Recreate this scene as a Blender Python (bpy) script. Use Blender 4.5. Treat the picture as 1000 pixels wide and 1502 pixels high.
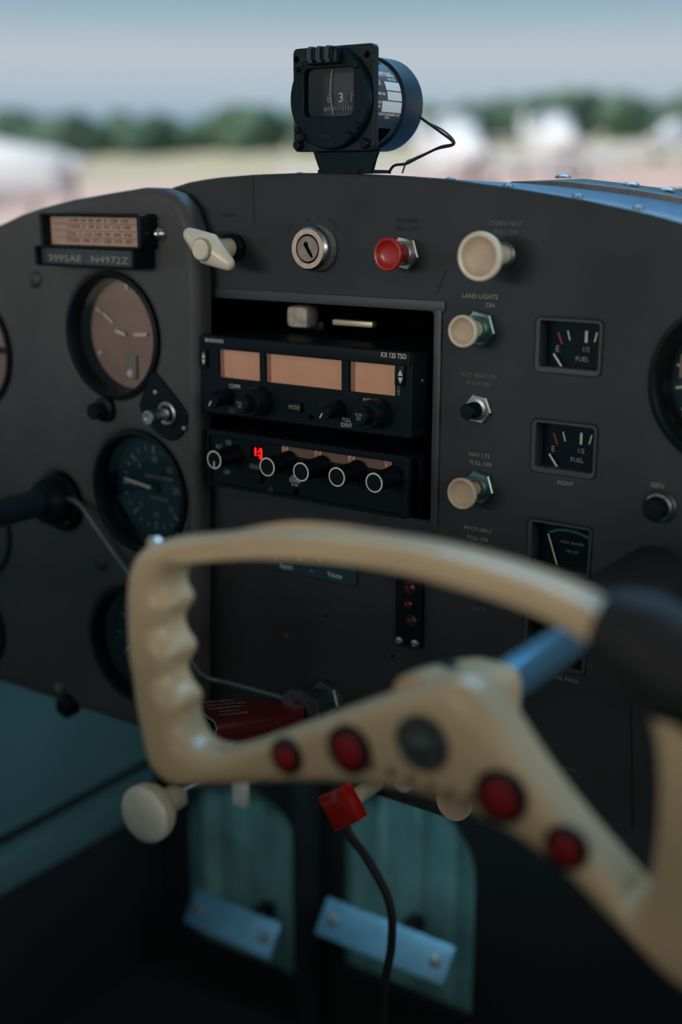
import bpy, bmesh, math, random
from mathutils import Vector, Matrix
random.seed(7)
C = bpy.context.scene.collection
for o in list(bpy.data.objects): bpy.data.objects.remove(o)
sc = bpy.context.scene
R = math.radians
# ---------------------------------------------------------------- camera, sky, light, exposure
F = 1800.0; TH = R(35); PH = R(14.66)
CAM = Vector((0, -0.60, 0.80))
FWD = Vector((-math.sin(TH)*math.cos(PH), math.cos(TH)*math.cos(PH), -math.sin(PH)))
RGT = Vector((math.cos(TH), math.sin(TH), 0)); UP = RGT.cross(FWD)
cd = bpy.data.cameras.new('camera'); cam = bpy.data.objects.new('camera', cd); C.objects.link(cam)
cd.sensor_fit = 'VERTICAL'; cd.sensor_height = 36; cd.sensor_width = 24; cd.lens = F*36/1502
cam.location = CAM; cam.rotation_euler = (math.pi/2-PH, 0, TH)
cd.clip_start = 0.02; cd.clip_end = 2000
cd.dof.use_dof = True; cd.dof.focus_distance = 0.705; cd.dof.aperture_fstop = 3.0
sc.camera = cam
sc.view_settings.view_transform = 'Standard'; sc.view_settings.look = 'None'
sc.view_settings.gamma = 1; sc.view_settings.use_curve_mapping = False; sc.view_settings.exposure = 0.0

def lin(*c):
    if len(c) == 1: c = c[0]
    return tuple(((v/255)/12.92 if v/255 <= .04045 else ((v/255+.055)/1.055)**2.4) for v in c[:3]) + (1,)
w = bpy.data.worlds.new('sky'); sc.world = w; w.use_nodes = True
nt = w.node_tree; nt.nodes.clear()
tc = nt.nodes.new('ShaderNodeTexCoord'); sp = nt.nodes.new('ShaderNodeSeparateXYZ'); rp = nt.nodes.new('ShaderNodeValToRGB')
bg = nt.nodes.new('ShaderNodeBackground'); ow = nt.nodes.new('ShaderNodeOutputWorld')
nt.links.new(tc.outputs['Generated'], sp.inputs[0]); nt.links.new(sp.outputs['Z'], rp.inputs[0])
nt.links.new(rp.outputs[0], bg.inputs[0]); nt.links.new(bg.outputs[0], ow.inputs[0]); bg.inputs[1].default_value = 1.0
el = rp.color_ramp.elements
el[0].position = 0.0; el[0].color = lin(150, 176, 190)
el[1].position = 1.0; el[1].color = lin(50, 112, 158)
for p, c in ((.045, (126, 166, 191)), (.072, (174, 191, 203)), (.10, (187, 196, 204)), (.115, (174, 189, 200)), (.130, (153, 180, 193)), (.17, (118, 164, 188)), (.30, (80, 144, 180))):
    e = el.new(p); e.color = lin(c)
def area(name, loc, target, size, power, color):
    l = bpy.data.lights.new(name, 'AREA'); l.shape = 'RECTANGLE'; l.size, l.size_y = size; l.energy = power; l.color = color
    o = bpy.data.objects.new(name, l); C.objects.link(o); o.location = loc
    o.rotation_euler = (Vector(target)-Vector(loc)).to_track_quat('-Z', 'Y').to_euler(); return o
sl = bpy.data.lights.new('sun', 'SUN'); sl.energy = 3.9; sl.angle = R(.6); sl.color = (1, .95, .88)
so = bpy.data.objects.new('sun', sl); C.objects.link(so); so.rotation_euler = Vector((.22, .60, -.77)).to_track_quat('-Z', 'Y').to_euler()
# daylight entering by the rear windows (over the seat backs), the right door window and the windscreen
area('rear_window_light', (-.6, -1.9, .97), (-.4, 0, .7), (.9, .22), 10.2, (1, .93, .86))
area('right_door_window_light', (.8, -.4, 1.0), (-.4, -.15, .65), (.6, .25), 1.3, (1, .92, .80))
area('right_quarter_window_light', (.9, .05, .95), (-.4, -.25, .6), (.4, .2), 2.2, (.85, .95, 1))
area('windscreen_light', (-.35, .75, 1.75), (-.35, -.1, .75), (1.2, .5), 10, (.38, .70, 1))
area('foot_well_added_fill', (-.53, .10, .415), (-.55, .27, .12), (.45, .04), .22, (.62, .92, 1))  # unseen fill added behind the panel to brighten the foot wells

# ---------------------------------------------------------------- helpers
def at(px, py, Y=0.0):
    r = FWD + RGT*((px-500)/F) + UP*((751-py)/F)
    return CAM + r*((Y-CAM.y)/r.y)
def proj(p):
    d = Vector(p)-CAM; z = d.dot(FWD); return 500+F*d.dot(RGT)/z, 751-F*d.dot(UP)/z
def reach(base, face):
    """how far a knob stands off the panel so that its face is seen at `face`"""
    B = at(*base); best = (1e9, 0)
    for i in range(0, 160):
        L = i*.001; q = proj((B.x, -L, B.z)); e = abs(q[0]-face[0])
        if e < best[0]: best = (e, L)
    return B, best[1]
MATS = {}
def mat(name, col, rough=.5, metal=0, noise=0, scale=60, bump=0, emit=0, coat=0, trans=0, spec=.5, alpha=1):
    if name in MATS: return MATS[name]
    m = bpy.data.materials.new(name); m.use_nodes = True; n = m.node_tree; b = n.nodes['Principled BSDF']
    c = lin(col); b.inputs['Base Color'].default_value = c; b.inputs['Roughness'].default_value = rough
    b.inputs['Metallic'].default_value = metal; b.inputs['Specular IOR Level'].default_value = spec
    if coat: b.inputs['Coat Weight'].default_value = coat; b.inputs['Coat Roughness'].default_value = .05
    if trans: b.inputs['Transmission Weight'].default_value = trans; b.inputs['IOR'].default_value = 1.45
    if alpha < 1: b.inputs['Alpha'].default_value = alpha
    if emit: b.inputs['Emission Color'].default_value = c; b.inputs['Emission Strength'].default_value = emit
    if noise or bump:
        t = n.nodes.new('ShaderNodeTexCoord'); x = n.nodes.new('ShaderNodeTexNoise'); x.inputs['Scale'].default_value = scale
        x.inputs['Detail'].default_value = 5; n.links.new(t.outputs['Object'], x.inputs['Vector'])
        if noise:
            r = n.nodes.new('ShaderNodeValToRGB'); r.color_ramp.elements[0].position = .3; r.color_ramp.elements[1].position = .7
            r.color_ramp.elements[0].color = tuple(v*(1-noise) for v in c[:3])+(1,)
            r.color_ramp.elements[1].color = tuple(min(1, v*(1+noise)) for v in c[:3])+(1,)
            n.links.new(x.outputs['Fac'], r.inputs[0]); n.links.new(r.outputs[0], b.inputs['Base Color'])
        if bump:
            x2 = n.nodes.new('ShaderNodeTexNoise'); x2.inputs['Scale'].default_value = scale*18; n.links.new(t.outputs['Object'], x2.inputs['Vector'])
            k = n.nodes.new('ShaderNodeBump'); k.inputs['Strength'].default_value = bump; k.inputs['Distance'].default_value = .0006
            n.links.new(x2.outputs['Fac'], k.inputs['Height']); n.links.new(k.outputs[0], b.inputs['Normal'])
    MATS[name] = m; return m
PANEL = mat('panel_paint', (60, 64, 67), .62, noise=.20, scale=14, bump=.22, spec=.12)
PANEL_L = mat('panel_paint_left', (74, 75, 76), .58, noise=.14, scale=16, bump=.25, spec=.3)
PANELD = mat('panel_edge_paint', (56, 62, 65), .5, noise=.1, bump=.2)
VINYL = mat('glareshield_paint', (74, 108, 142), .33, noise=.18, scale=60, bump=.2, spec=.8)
BLACK = mat('black_plastic', (12, 22, 28), .42, spec=.15)
BLACKM = mat('black_enamel', (12, 24, 30), .5, noise=.1, spec=.15)
RADIO = mat('radio_black', (15, 26, 33), .5, spec=.12)
VOID = mat('matt_black_void', (5, 5, 6), .95, spec=.05)
DIAL = mat('dial_black', (20, 54, 66), .6, spec=.1)
BROWN = mat('brown_dial_reflection', (150, 124, 112), .35, noise=.12, scale=40, coat=.4)  # warm reflections on the gauge glass, put into the dial colour
WHITEP = mat('dial_white_paint', (205, 205, 195), .6)
GREYP = mat('worn_grey_print', (150, 150, 142), .7)
FAINT = mat('faint_panel_print', (104, 104, 100), .7)
DARKP = mat('engraved_dark_print', (32, 33, 35), .8)
CREAM = mat('cream_plastic', (222, 212, 192), .38, noise=.05, scale=90, coat=.2)
CREAMD = mat('cream_plastic_dished_face', (196, 172, 146), .45, noise=.08, scale=120)
CHROME = mat('dull_chrome', (200, 200, 198), .28, 1, noise=.08, scale=200)
STEEL = mat('worn_steel', (150, 155, 158), .4, 1, noise=.2, scale=150)
BRASSY = mat('pinkish_worn_metal', (205, 180, 165), .42, .7, noise=.15, scale=260)
REDP = mat('red_plastic', (170, 28, 26), .35, coat=.2, noise=.06)
REDG = mat('glossy_red_block', (170, 32, 22), .15, coat=.8)
REDD = mat('red_medallion', (140, 22, 30), .35)
REDPAINT = mat('chipped_dark_red_paint', (84, 18, 24), .35, noise=.25, scale=120, coat=.3)
TAN = mat('display_tan_reflection', (216, 160, 128), .4, noise=.04, scale=90)  # warm reflection from behind the camera, put into the display colour
TAND = mat('display_tan_reflection_edge', (150, 106, 86), .4)
TANB = mat('brown_shade_and_digit_ink', (122, 96, 82), .5)  # display tan darkened by painted knob shadows; also inks the digits
CARD = mat('compass_card_paper', (188, 156, 136), .7, noise=.07, scale=90)
YOKE = mat('beige_yoke_plastic', (212, 184, 146), .36, noise=.07, scale=22, coat=.25)
RUBBER = mat('black_rubber', (16, 18, 22), .7)
TEAL = mat('teal_cabin_paint', (150, 196, 200), .6, noise=.12, scale=6)
TEALK = mat('teal_kick_panel', (74, 108, 114), .6, noise=.12, scale=6)
TEALD = mat('dark_teal_cabin_paint', (56, 86, 92), .7, noise=.15, scale=6)
TEALR = mat('ribbed_teal_metal', (122, 170, 172), .5, noise=.3, scale=18)
DARKM = mat('dark_firewall_paint', (14, 20, 25), .8)
CARPET = mat('dark_carpet', (12, 17, 20), .95, noise=.3, scale=80)
ALU = mat('aluminium_sky_reflection', (120, 178, 214), .4, .6, noise=.2, scale=30)  # metal tinted blue, the sky's reflection put into its colour
LABELB = mat('teal_label_plate', (24, 62, 76), .5)
LEDR = mat('red_led_digits', (255, 30, 20), .5, emit=1.6)
GREENP = mat('green_arc_paint', (40, 110, 90), .6)
GLASS = bpy.data.materials.new('instrument_glass'); GLASS.use_nodes = True
_n = GLASS.node_tree; _n.nodes.clear()
_o = _n.nodes.new('ShaderNodeOutputMaterial'); _x = _n.nodes.new('ShaderNodeMixShader'); _f = _n.nodes.new('ShaderNodeFresnel'); _f.inputs[0].default_value = 1.5
_t = _n.nodes.new('ShaderNodeBsdfTransparent'); _g = _n.nodes.new('ShaderNodeBsdfGlossy'); _g.inputs['Roughness'].default_value = .03
_n.links.new(_f.outputs[0], _x.inputs[0]); _n.links.new(_t.outputs[0], _x.inputs[1]); _n.links.new(_g.outputs[0], _x.inputs[2]); _n.links.new(_x.outputs[0], _o.inputs[0])

def ob(name, me, m, parent=None, smooth=None):
    o = bpy.data.objects.new(name, me); C.objects.link(o)
    if m: me.materials.clear(); me.materials.append(m)
    if smooth is not None:
        for p in me.polygons: p.use_smooth = True
        me.set_sharp_from_angle(angle=R(smooth))
    if parent: o.parent = parent
    return o
def tag(o, label, cat=None, group=None, kind=None):
    if label: o['label'] = label
    if cat: o['category'] = cat
    if group: o['group'] = group
    if kind: o['kind'] = kind
    return o
def thing(name, loc, label, cat, group=None):
    e = bpy.data.objects.new(name, None); C.objects.link(e); e.location = loc; e.empty_display_size = .01
    return tag(e, label, cat, group)
def frombm(bm, name='m'):
    me = bpy.data.meshes.new(name); bm.normal_update(); bm.to_mesh(me); bm.free(); return me
def lathe(name, prof, m, parent=None, off=(0, 0, 0), seg=40, smooth=35, close=False, rot=None, knurl=0):
    """profile of (radius, stand-off); stand-off runs towards the seats (-y)"""
    bm = bmesh.new(); rings = []
    for r, d in prof:
        ring = []
        if r <= 1e-7: ring = [bm.verts.new((0, -d, 0))]
        else:
            for i in range(seg):
                a = 2*math.pi*i/seg; rr = r*(1-knurl*(i % 2)) if knurl else r
                ring.append(bm.verts.new((rr*math.cos(a), -d, rr*math.sin(a))))
        rings.append(ring)
    for a, b in zip(rings, rings[1:]):
        if len(a) == 1 and len(b) == 1: continue
        for i in range(seg):
            j = (i+1) % seg
            if len(a) == 1: f = (a[0], b[i], b[j])
            elif len(b) == 1: f = (a[i], b[0], a[j])
            else: f = (a[i], b[i], b[j], a[j])
            bm.faces.new(f)
    bmesh.ops.recalc_face_normals(bm, faces=bm.faces)
    M = Matrix.Translation(off)
    if rot is not None: M = M @ rot
    bmesh.ops.transform(bm, matrix=M, verts=bm.verts)
    return ob(name, frombm(bm), m, parent, smooth)
def boxbm(bm, c, s, M=None):
    r = bmesh.ops.create_cube(bm, size=1)['verts']
    mm = Matrix.Translation(c) @ Matrix.Diagonal((*s, 1))
    if M is not None: mm = M @ mm
    bmesh.ops.transform(bm, matrix=mm, verts=r)
def box(name, c, s, m, parent=None, bev=0, seg=2, M=None):
    bm = bmesh.new(); boxbm(bm, (0, 0, 0), s)
    if bev: bmesh.ops.bevel(bm, geom=bm.edges[:], offset=bev, segments=seg, affect='EDGES', profile=.6)
    mm = Matrix.Translation(c)
    if M is not None: mm = mm @ M
    bmesh.ops.transform(bm, matrix=mm, verts=bm.verts)
    return ob(name, frombm(bm), m, parent, 40)
def curve_mesh(cu):
    o = bpy.data.objects.new('tmp', cu); C.objects.link(o)
    dg = bpy.context.evaluated_depsgraph_get(); me = bpy.data.meshes.new_from_object(o.evaluated_get(dg))
    bpy.data.objects.remove(o); bpy.data.curves.remove(cu); return me
def plate(name, outline, holes, yf, thick, bev, m, parent=None, loc=(0, 0, 0), smooth=40, res=3):
    """flat plate in the x-z plane, front face at y=yf facing the seats; outlines in world x,z"""
    cu = bpy.data.curves.new('c', 'CURVE'); cu.dimensions = '2D'; cu.fill_mode = 'BOTH'
    for pts in [outline]+list(holes):
        s = cu.splines.new('POLY'); s.points.add(len(pts)-1); s.use_cyclic_u = True
        for p, q in zip(s.points, pts): p.co = (q[0]-loc[0], q[1]-loc[2], 0, 1)
    cu.bevel_depth = bev; cu.bevel_resolution = res; cu.offset = -bev; cu.extrude = max(0, thick/2-bev)
    me = curve_mesh(cu); cy = yf+thick/2-loc[1]
    me.transform(Matrix(((1, 0, 0, 0), (0, 0, -1, cy), (0, 1, 0, 0), (0, 0, 0, 1))))
    return ob(name, me, m, parent, smooth)
def circ(cx, cz, r, n=48): return [(cx+r*math.cos(2*math.pi*i/n), cz+r*math.sin(2*math.pi*i/n)) for i in range(n)]
def rrect(x0, z0, x1, z1, r=.002, n=4):
    P = []
    for cx, cz, a0 in ((x1-r, z1-r, 0), (x0+r, z1-r, 90), (x0+r, z0+r, 180), (x1-r, z0+r, 270)):
        for i in range(n+1):
            a = R(a0+90*i/n); P.append((cx+r*math.cos(a), cz+r*math.sin(a)))
    return P
def smoothpts(pts, n=6, cyc=True):
    """Catmull-Rom through the points"""
    out = []; N = len(pts)
    for i in range(N if cyc else N-1):
        p = [Vector(pts[(i+k-1) % N] if cyc else pts[min(max(i+k-1, 0), N-1)]) for k in range(4)]
        for j in range(n):
            t = j/n
            out.append(tuple(.5*((2*p[1])+(-p[0]+p[2])*t+(2*p[0]-5*p[1]+4*p[2]-p[3])*t*t+(-p[0]+3*p[1]-3*p[2]+p[3])*t**3)))
    if not cyc: out.append(tuple(pts[-1]))
    return out
def tube(name, pts, r, m, parent=None, n=8, seg=12, loc=(0, 0, 0), radii=None):
    cu = bpy.data.curves.new('c', 'CURVE'); cu.dimensions = '3D'; cu.bevel_depth = r; cu.bevel_resolution = seg//4; cu.use_fill_caps = True
    P = smoothpts([tuple(p) for p in pts], n, False) if len(pts) > 2 else [tuple(p) for p in pts]
    s = cu.splines.new('POLY'); s.points.add(len(P)-1)
    for i, (q, p) in enumerate(zip(s.points, P)):
        q.co = (p[0]-loc[0], p[1]-loc[1], p[2]-loc[2], 1)
        if radii:
            t = i/(len(P)-1)*(len(radii)-1); k = min(int(t), len(radii)-2); q.radius = radii[k]+(radii[k+1]-radii[k])*(t-k)
    return ob(name, curve_mesh(cu), m, parent, 50)
def text(name, s, pos, h, m, parent=None, loc=(0, 0, 0), ang=0, sx=1.0, bold=0, align='CENTER'):
    """flat lettering facing the seats, pos = world centre"""
    cu = bpy.data.curves.new('t', 'FONT'); cu.body = s; cu.size = h*1.38; cu.align_x = align; cu.align_y = 'CENTER'; cu.space_line = .8
    cu.offset = bold; cu.resolution_u = 2
    me = curve_mesh(cu)
    M = Matrix.Translation(Vector(pos)-Vector(loc)) @ Matrix.Rotation(R(-ang), 4, 'Y') @ Matrix(((sx, 0, 0, 0), (0, 0, -1, 0), (0, 1, 0, 0), (0, 0, 0, 1)))
    me.transform(M); return ob(name, me, m, parent)
def bar2(name, p, q, wd, y, m, parent=None, loc=(0, 0, 0), t=.0004):
    """thin painted or metal bar from (x,z) p to q at depth y"""
    p = Vector((p[0], y, p[1])); q = Vector((q[0], y, q[1])); d = q-p; a = math.atan2(d.z, d.x)
    return box(name, (p+q)/2-Vector(loc), (d.length, t, wd), m, parent, M=Matrix.Rotation(-a, 4, 'Y'))
def struct(o, label=None): o['kind'] = 'structure'; return o
def xz(px, py, Y=0): p = at(px, py, Y); return (p.x, p.z)

# ---------------------------------------------------------------- cabin shell (setting)
struct(box('floor', (-.4, -.3, -.02), (1.4, 1.7, .04), CARPET))
def ribbed(name, x0, x1, z0, z1, y, ribs, m):
    bm = bmesh.new(); n = ribs*8; prev = None
    for i in range(n+1):
        x = x0+(x1-x0)*i/n; ph = (i % 8)/8
        d = .010 if ph < .35 else (.004 if ph < .5 else .0)
        a = bm.verts.new((x, y-d, z0)); b = bm.verts.new((x, y-d, z1))
        if prev: bm.faces.new((prev[0], a, b, prev[1]))
        prev = (a, b)
    return ob(name, frombm(bm), m, None, 50)
# firewall with two arched foot wells, ribbed sheet behind
def arch(x0, x1, z0, z1, r=.05):
    P = [(x0, z0), (x1, z0)]
    for i in range(9): a = R(90*i/8); P.append((x1-r+r*math.cos(a), z1-r+r*math.sin(a)))
    for i in range(9): a = R(90+90*i/8); P.append((x0+r+r*math.cos(a), z1-r+r*math.sin(a)))
    return P
YW = .25
fw = plate('wall_front', [(-1.1, 0), (.25, 0), (.25, .68), (-1.1, .68)],
           [arch(-.797, -.638, .030, .232, .072), arch(-.600, -.452, .072, .282, .066)], YW, .012, 0, DARKM); struct(fw)
rb = ribbed('wall_front_ribbed_sheet', -.83, -.42, .0, .34, YW+.035, 11, TEALR); struct(rb)
# cabin side: skin, sill rails
struct(box('wall_left', (-1.01, -.35, .34), (.02, 1.4, .68), TEAL))
for k, (z, hh) in enumerate(((.165, .030), (.095, .05))):
    struct(box('trim_%d' % (k+1), (-.995, -.2, z), (.012+.012*k, 1.1, hh), TEALD if k == 0 else DARKM, bev=.003))
struct(box('wall_left_kick_panel', (-.845, .135, .34), (.02, .23, .68), TEALK))
for k, (z, hh, d, mm_) in enumerate(((.226, .008, .004, DARKM), (.192, .034, .010, TEALK), (.086, .172, .006, DARKM))):
    struct(box('trim_%d' % (k+3), (-.833, .135, z), (d, .22, hh), mm_, bev=.0015))
struct(box('wall_right', (.33, -.45, .30), (.02, 1.6, .60), TEALD))
struct(box('ceiling', (-.35, -.95, 1.32), (1.9, 1.7, .04), mat('headliner', (150, 140, 125), .9)))
struct(box('wall_rear', (-.35, -1.75, .30), (1.4, .02, .60), mat('seat_back_tan', (150, 120, 95), .9)))

for x0, lab in ((-.62, 'tan left seat back added behind the camera to shade the panel'), (.02, 'tan right seat back added behind the camera to shade the panel')):  # unseen seat backs, added to keep rear light off the lower panel
    o = box('seat_back_blocker', (0, 0, 0), (.60, .09, .775), mat('seat_back_tan', (150, 120, 95), .9), None, bev=.02); o.location = (x0, -.88, .3875); tag(o, lab, 'seat')

# ---------------------------------------------------------------- instrument panel (centre)
tops = [(265, 269), (310, 261), (370, 256), (440, 253.5), (500, 254), (580, 257), (660, 263), (760, 277), (850, 292), (930, 309), (1000, 327)]
TOP = [xz(px, py) for px, py in tops]
def ztop(x):
    P = TOP
    if x <= P[0][0]: return P[0][1]-.002
    for a, b in zip(P, P[1:]):
        if x <= b[0]: return a[1]+(b[1]-a[1])*(x-a[0])/(b[0]-a[0])
    s = (P[-1][1]-P[-3][1])/(P[-1][0]-P[-3][0]); return P[-1][1]+s*(x-P[-1][0])*1.3
ZB = .424
out = [(-.625, ZB), (.10, ZB)]
xs = [.10-.0125*i for i in range(0, 53)]
out += [(x, ztop(x)) for x in xs if x > -.556] + [(-.560, .800), (-.625, .79)]
fuel = [((785, 467), (887, 548)), ((785, 620), (884, 700)), ((783, 768), (884, 848)), ((783, 912), (882, 992))]
def rectpx(a, b): (x0, z1), (x1, z0) = xz(*a), xz(*b); return x0, z0, x1, z1
FX0 = xz(787, 480)[0]; FX1 = xz(883, 480)[0]
FR = []
for cy in (509, 660, 808, 952):
    q = at(836, cy); FR.append((FX0, q.z-.0142, FX1, q.z+.0142))
RX0, RX1 = at(300, 560).x, at(634, 560).x
RZT, RZB = at(500, 449).z, at(500, 742).z
RG = at(1072, 566)                                     # round gauge at the right edge of the picture
COL = at(960, 868)                                     # opening for the right control tube
holes = [rrect(RX0, RZB, RX1, RZT, .004)] + [rrect(*r, .0025) for r in FR] + [circ(RG.x, RG.z, .040), circ(COL.x, COL.z, .017)]
PL = Vector((-.30, 0, ZB))
pan = thing('instrument_panel', PL, 'dark brown grey centre instrument panel holding radios, knobs and fuel gauges', 'instrument panel')
plate('panel_sheet', out, holes, 0, .005, .0022, PANEL, pan, PL)
# box behind the radio opening, dark
bm = bmesh.new()
for c, s in (((RX0-.003, .06, (RZT+RZB)/2), (.004, .11, RZT-RZB+.01)), ((RX1+.003, .06, (RZT+RZB)/2), (.004, .11, RZT-RZB+.01)),
             (((RX0+RX1)/2, .06, RZT+.003), (RX1-RX0+.01, .11, .004)), (((RX0+RX1)/2, .06, RZB-.003), (RX1-RX0+.01, .11, .004)),
             (((RX0+RX1)/2, .116, (RZT+RZB)/2), (RX1-RX0+.01, .004, RZT-RZB+.01))):
    boxbm(bm, Vector(c)-PL, s)
ob('radio_tray', frombm(bm), VOID, pan)
# folded lip above the radio opening and scratches / seams
l0 = at(300, 437); l1 = at(562, 436)
box('opening_lip', Vector(((RX0+RX1)/2+.002, -.0006, RZT+.0035))-PL, (RX1-RX0+.012, .0022, .006), PANELD, pan, bev=.0009)
box('opening_lip', Vector((RX1+.0035, -.0006, (RZT+RZB)/2))-PL, (.005, .0022, RZT-RZB+.004), PANELD, pan, bev=.0009)
s0, s1 = xz(371, 262), xz(373, 328)
bar2('seam', s0, s1, .0007, -.0001, DARKP, pan, PL)
s0, s1 = xz(640, 432), xz(655, 395)
bar2('seam', s0, s1, .0005, -.0001, DARKP, pan, PL)
g0, g1 = xz(925, 1000), xz(928, 1215)
bar2('seam', g0, g1, .0012, -.0001, DARKP, pan, PL)
# lettering on the sheet
PT = [('STARTER', 336, 316, .0021, DARKP, 0), ('OFF', 425, 333, .0022, DARKP, 38), ('R', 452, 323, .0022, DARKP, 8), ('L', 468, 320, .0022, DARKP, -5), ('BOTH', 489, 328, .0024, DARKP, -38),
      ('MIXTURE', 597, 324, .0026, DARKP, 0), ('PULL OFF', 597, 336, .0026, DARKP, 0), ('CABIN HEAT', 742, 328, .0026, FAINT, 0), ('PULL ON', 742, 341, .0026, FAINT, 0),
      ('LAND LIGHTS', 704, 435, .0026, GREYP, 0), ('ON', 719, 448, .0026, GREYP, 0), ('ROT. BEACON', 702, 551, .0025, FAINT, 0), ('PUSH ON', 702, 563, .0025, FAINT, 0),
      ('NAV LTS', 703, 668, .0025, GREYP, 0), ('PULL ON', 705, 680, .0025, GREYP, 0), ('PITOT HEAT', 701, 777, .0024, GREYP, 0), ('PULL ON', 701, 790, .0024, GREYP, 0),
      ('LIGHTS', 700, 893, .0024, FAINT, 0), ('RIGHT', 829, 709, .0024, GREYP, 0), ('GEN', 964, 712, .0026, GREYP, 0), ('OIL PRESS.', 832, 997, .0024, GREYP, 0), ('STALL', 836, 1128, .0024, FAINT, 0)]
for s, px, py, h, m, a in PT:
    p = at(px, py); text('lettering', s, (p.x, -.00025, p.z), h, m, pan, PL, ang=a)
# empty screw holes, one with a worn copper rim
for px, py, r, m in ((420, 932, .0016, mat('copper', (190, 120, 70), .5, .6)), (576, 962, .0009, VOID), (478, 903, .0009, VOID)):
    p = at(px, py); lathe('hole_rim', [(r, 0), (r, .0006), (r*.55, .0007), (r*.5, 0)], m, pan, p-PL, seg=16)
    lathe('hole', [(0, .0003), (r*.56, .0003)], VOID, pan, p-PL, seg=12)
# glareshield top
bk = [(500, 258), (650, 262), (755, 268), (820, 273), (880, 280), (940, 288), (1000, 299)]
BK = [xz(px, py, .06) for px, py in bk]
def zback(x):
    if x <= BK[0][0]: return min(BK[0][1], ztop(x)-.004) - .002
    for a, b in zip(BK, BK[1:]):
        if x <= b[0]: return a[1]+(b[1]-a[1])*(x-a[0])/(b[0]-a[0])
    return BK[-1][1]+(BK[-1][1]-BK[-2][1])/(BK[-1][0]-BK[-2][0])*(x-BK[-1][0])
def zt2(x): return ztop(x)-.0007
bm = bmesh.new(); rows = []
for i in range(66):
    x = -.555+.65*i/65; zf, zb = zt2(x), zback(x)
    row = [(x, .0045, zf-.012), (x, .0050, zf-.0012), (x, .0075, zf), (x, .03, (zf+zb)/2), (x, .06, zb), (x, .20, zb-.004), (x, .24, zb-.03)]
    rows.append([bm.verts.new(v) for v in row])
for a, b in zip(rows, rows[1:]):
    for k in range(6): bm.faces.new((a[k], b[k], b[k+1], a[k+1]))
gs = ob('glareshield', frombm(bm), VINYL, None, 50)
tag(gs, 'blue black curved glareshield top behind the panel edge', 'glareshield')
# windscreen retaining strip with rivets, at the right on the glareshield
ws = thing('windscreen_strip', (-.2, .07, .79), 'dark metal retaining strip with domed screws along the glareshield at right', 'trim strip')
WL = ws.location
bm = bmesh.new(); rows = []
for i in range(30):
    x = xz(758, 268, .07)[0]+.33*i/29; z = zback(x)+.0005; e = min(1, i/3)
    row = [(x, .062, z-.001), (x, .062, z+.0022*e), (x, .066, z+.0034*e), (x, .088, z+.0040*e), (x, .09, z-.002)]
    rows.append([bm.verts.new(Vector(v)-WL) for v in row])
for a, b in zip(rows, rows[1:]):
    for k in range(4): bm.faces.new((a[k], b[k], b[k+1], a[k+1]))
ob('metal_strip', frombm(bm), mat('dark_strip_metal', (58, 60, 62), .4, .4, noise=.3, scale=200), ws, 50)
UPR = Matrix.Rotation(R(-90), 4, 'X')
for px in (825, 925, 978):
    q = xz(px, 275, .075); p = Vector((q[0], .075, zback(q[0])+.0042))
    lathe('domed_screw', [(.0048, 0), (.0046, .0008), (.0034, .0017), (.0018, .0021), (0, .0022)], STEEL, ws, p-WL, seg=20, rot=UPR)
for px in (440, 660, 745, 848, 938):
    q = at(px, 270, .015); x = q.x; z = (zt2(x)*.75+zback(x)*.25)
    o = lathe('rivet', [(.0032, -.001), (.0030, .0006), (.0018, .0014), (0, .0017)], VINYL, None, (0, 0, 0), seg=16, rot=UPR)
    o.location = (x, .015, z)
    o.parent = gs
# engine cowl seen past the strip
bm = bmesh.new(); rows = []
for i in range(31):
    a = -1+2*i/30; x = -.15+.62*a; z = .8045-.10*a**4-.03*a*a
    rows.append([bm.verts.new((x, .275, z-.01)), bm.verts.new((x, .30, z+.001)), bm.verts.new((x, 1.1, z-.06)), bm.verts.new((x, 1.12, z-.4))])
for a, b in zip(rows, rows[1:]):
    for k in range(3): bm.faces.new((a[k], b[k], b[k+1], a[k+1]))
cw = ob('engine_cowl', frombm(bm), mat('dark_cowl_paint', (44, 42, 44), .6), None, 60)
tag(cw, 'dark engine cowl top just visible past the glareshield at far right', 'cowl')

# ---------------------------------------------------------------- left flight panel, stands proud on the left
YL = -.020
def xl(px, py): return xz(px, py, YL)
lo = [(-.93, .4275), (at(288, 1085, YL).x, .4275)] + [xl(288, y) for y in (900, 700, 500, 420)] + \
     [xl(285, 370), xl(279, 333), xl(268, 303), xl(252, 284), xl(232, 276), xl(205, 275), xl(150, 284), xl(100, 293), xl(55, 305), xl(25, 315), xl(0, 327), xl(-60, 352), (-.93, .66)]
LP = Vector((-.72, YL, .4275))
lp = thing('flight_instrument_panel', LP, 'brown grey left panel with rounded corner carrying round flight gauges', 'instrument panel')
GR = .0375
G1 = at(163, 493, YL); G2 = at(203, 722, YL); G3 = at(196, 948, YL); G4 = at(-42, 515, YL); G5 = at(-32, 775, YL); G6 = at(-36, 918, YL); LC = at(88, 736, YL)
lh = [circ(G.x, G.z, GR+.0035) for G in (G1, G2, G3, G4, G5, G6)] + [circ(LC.x, LC.z, .020)]
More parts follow.
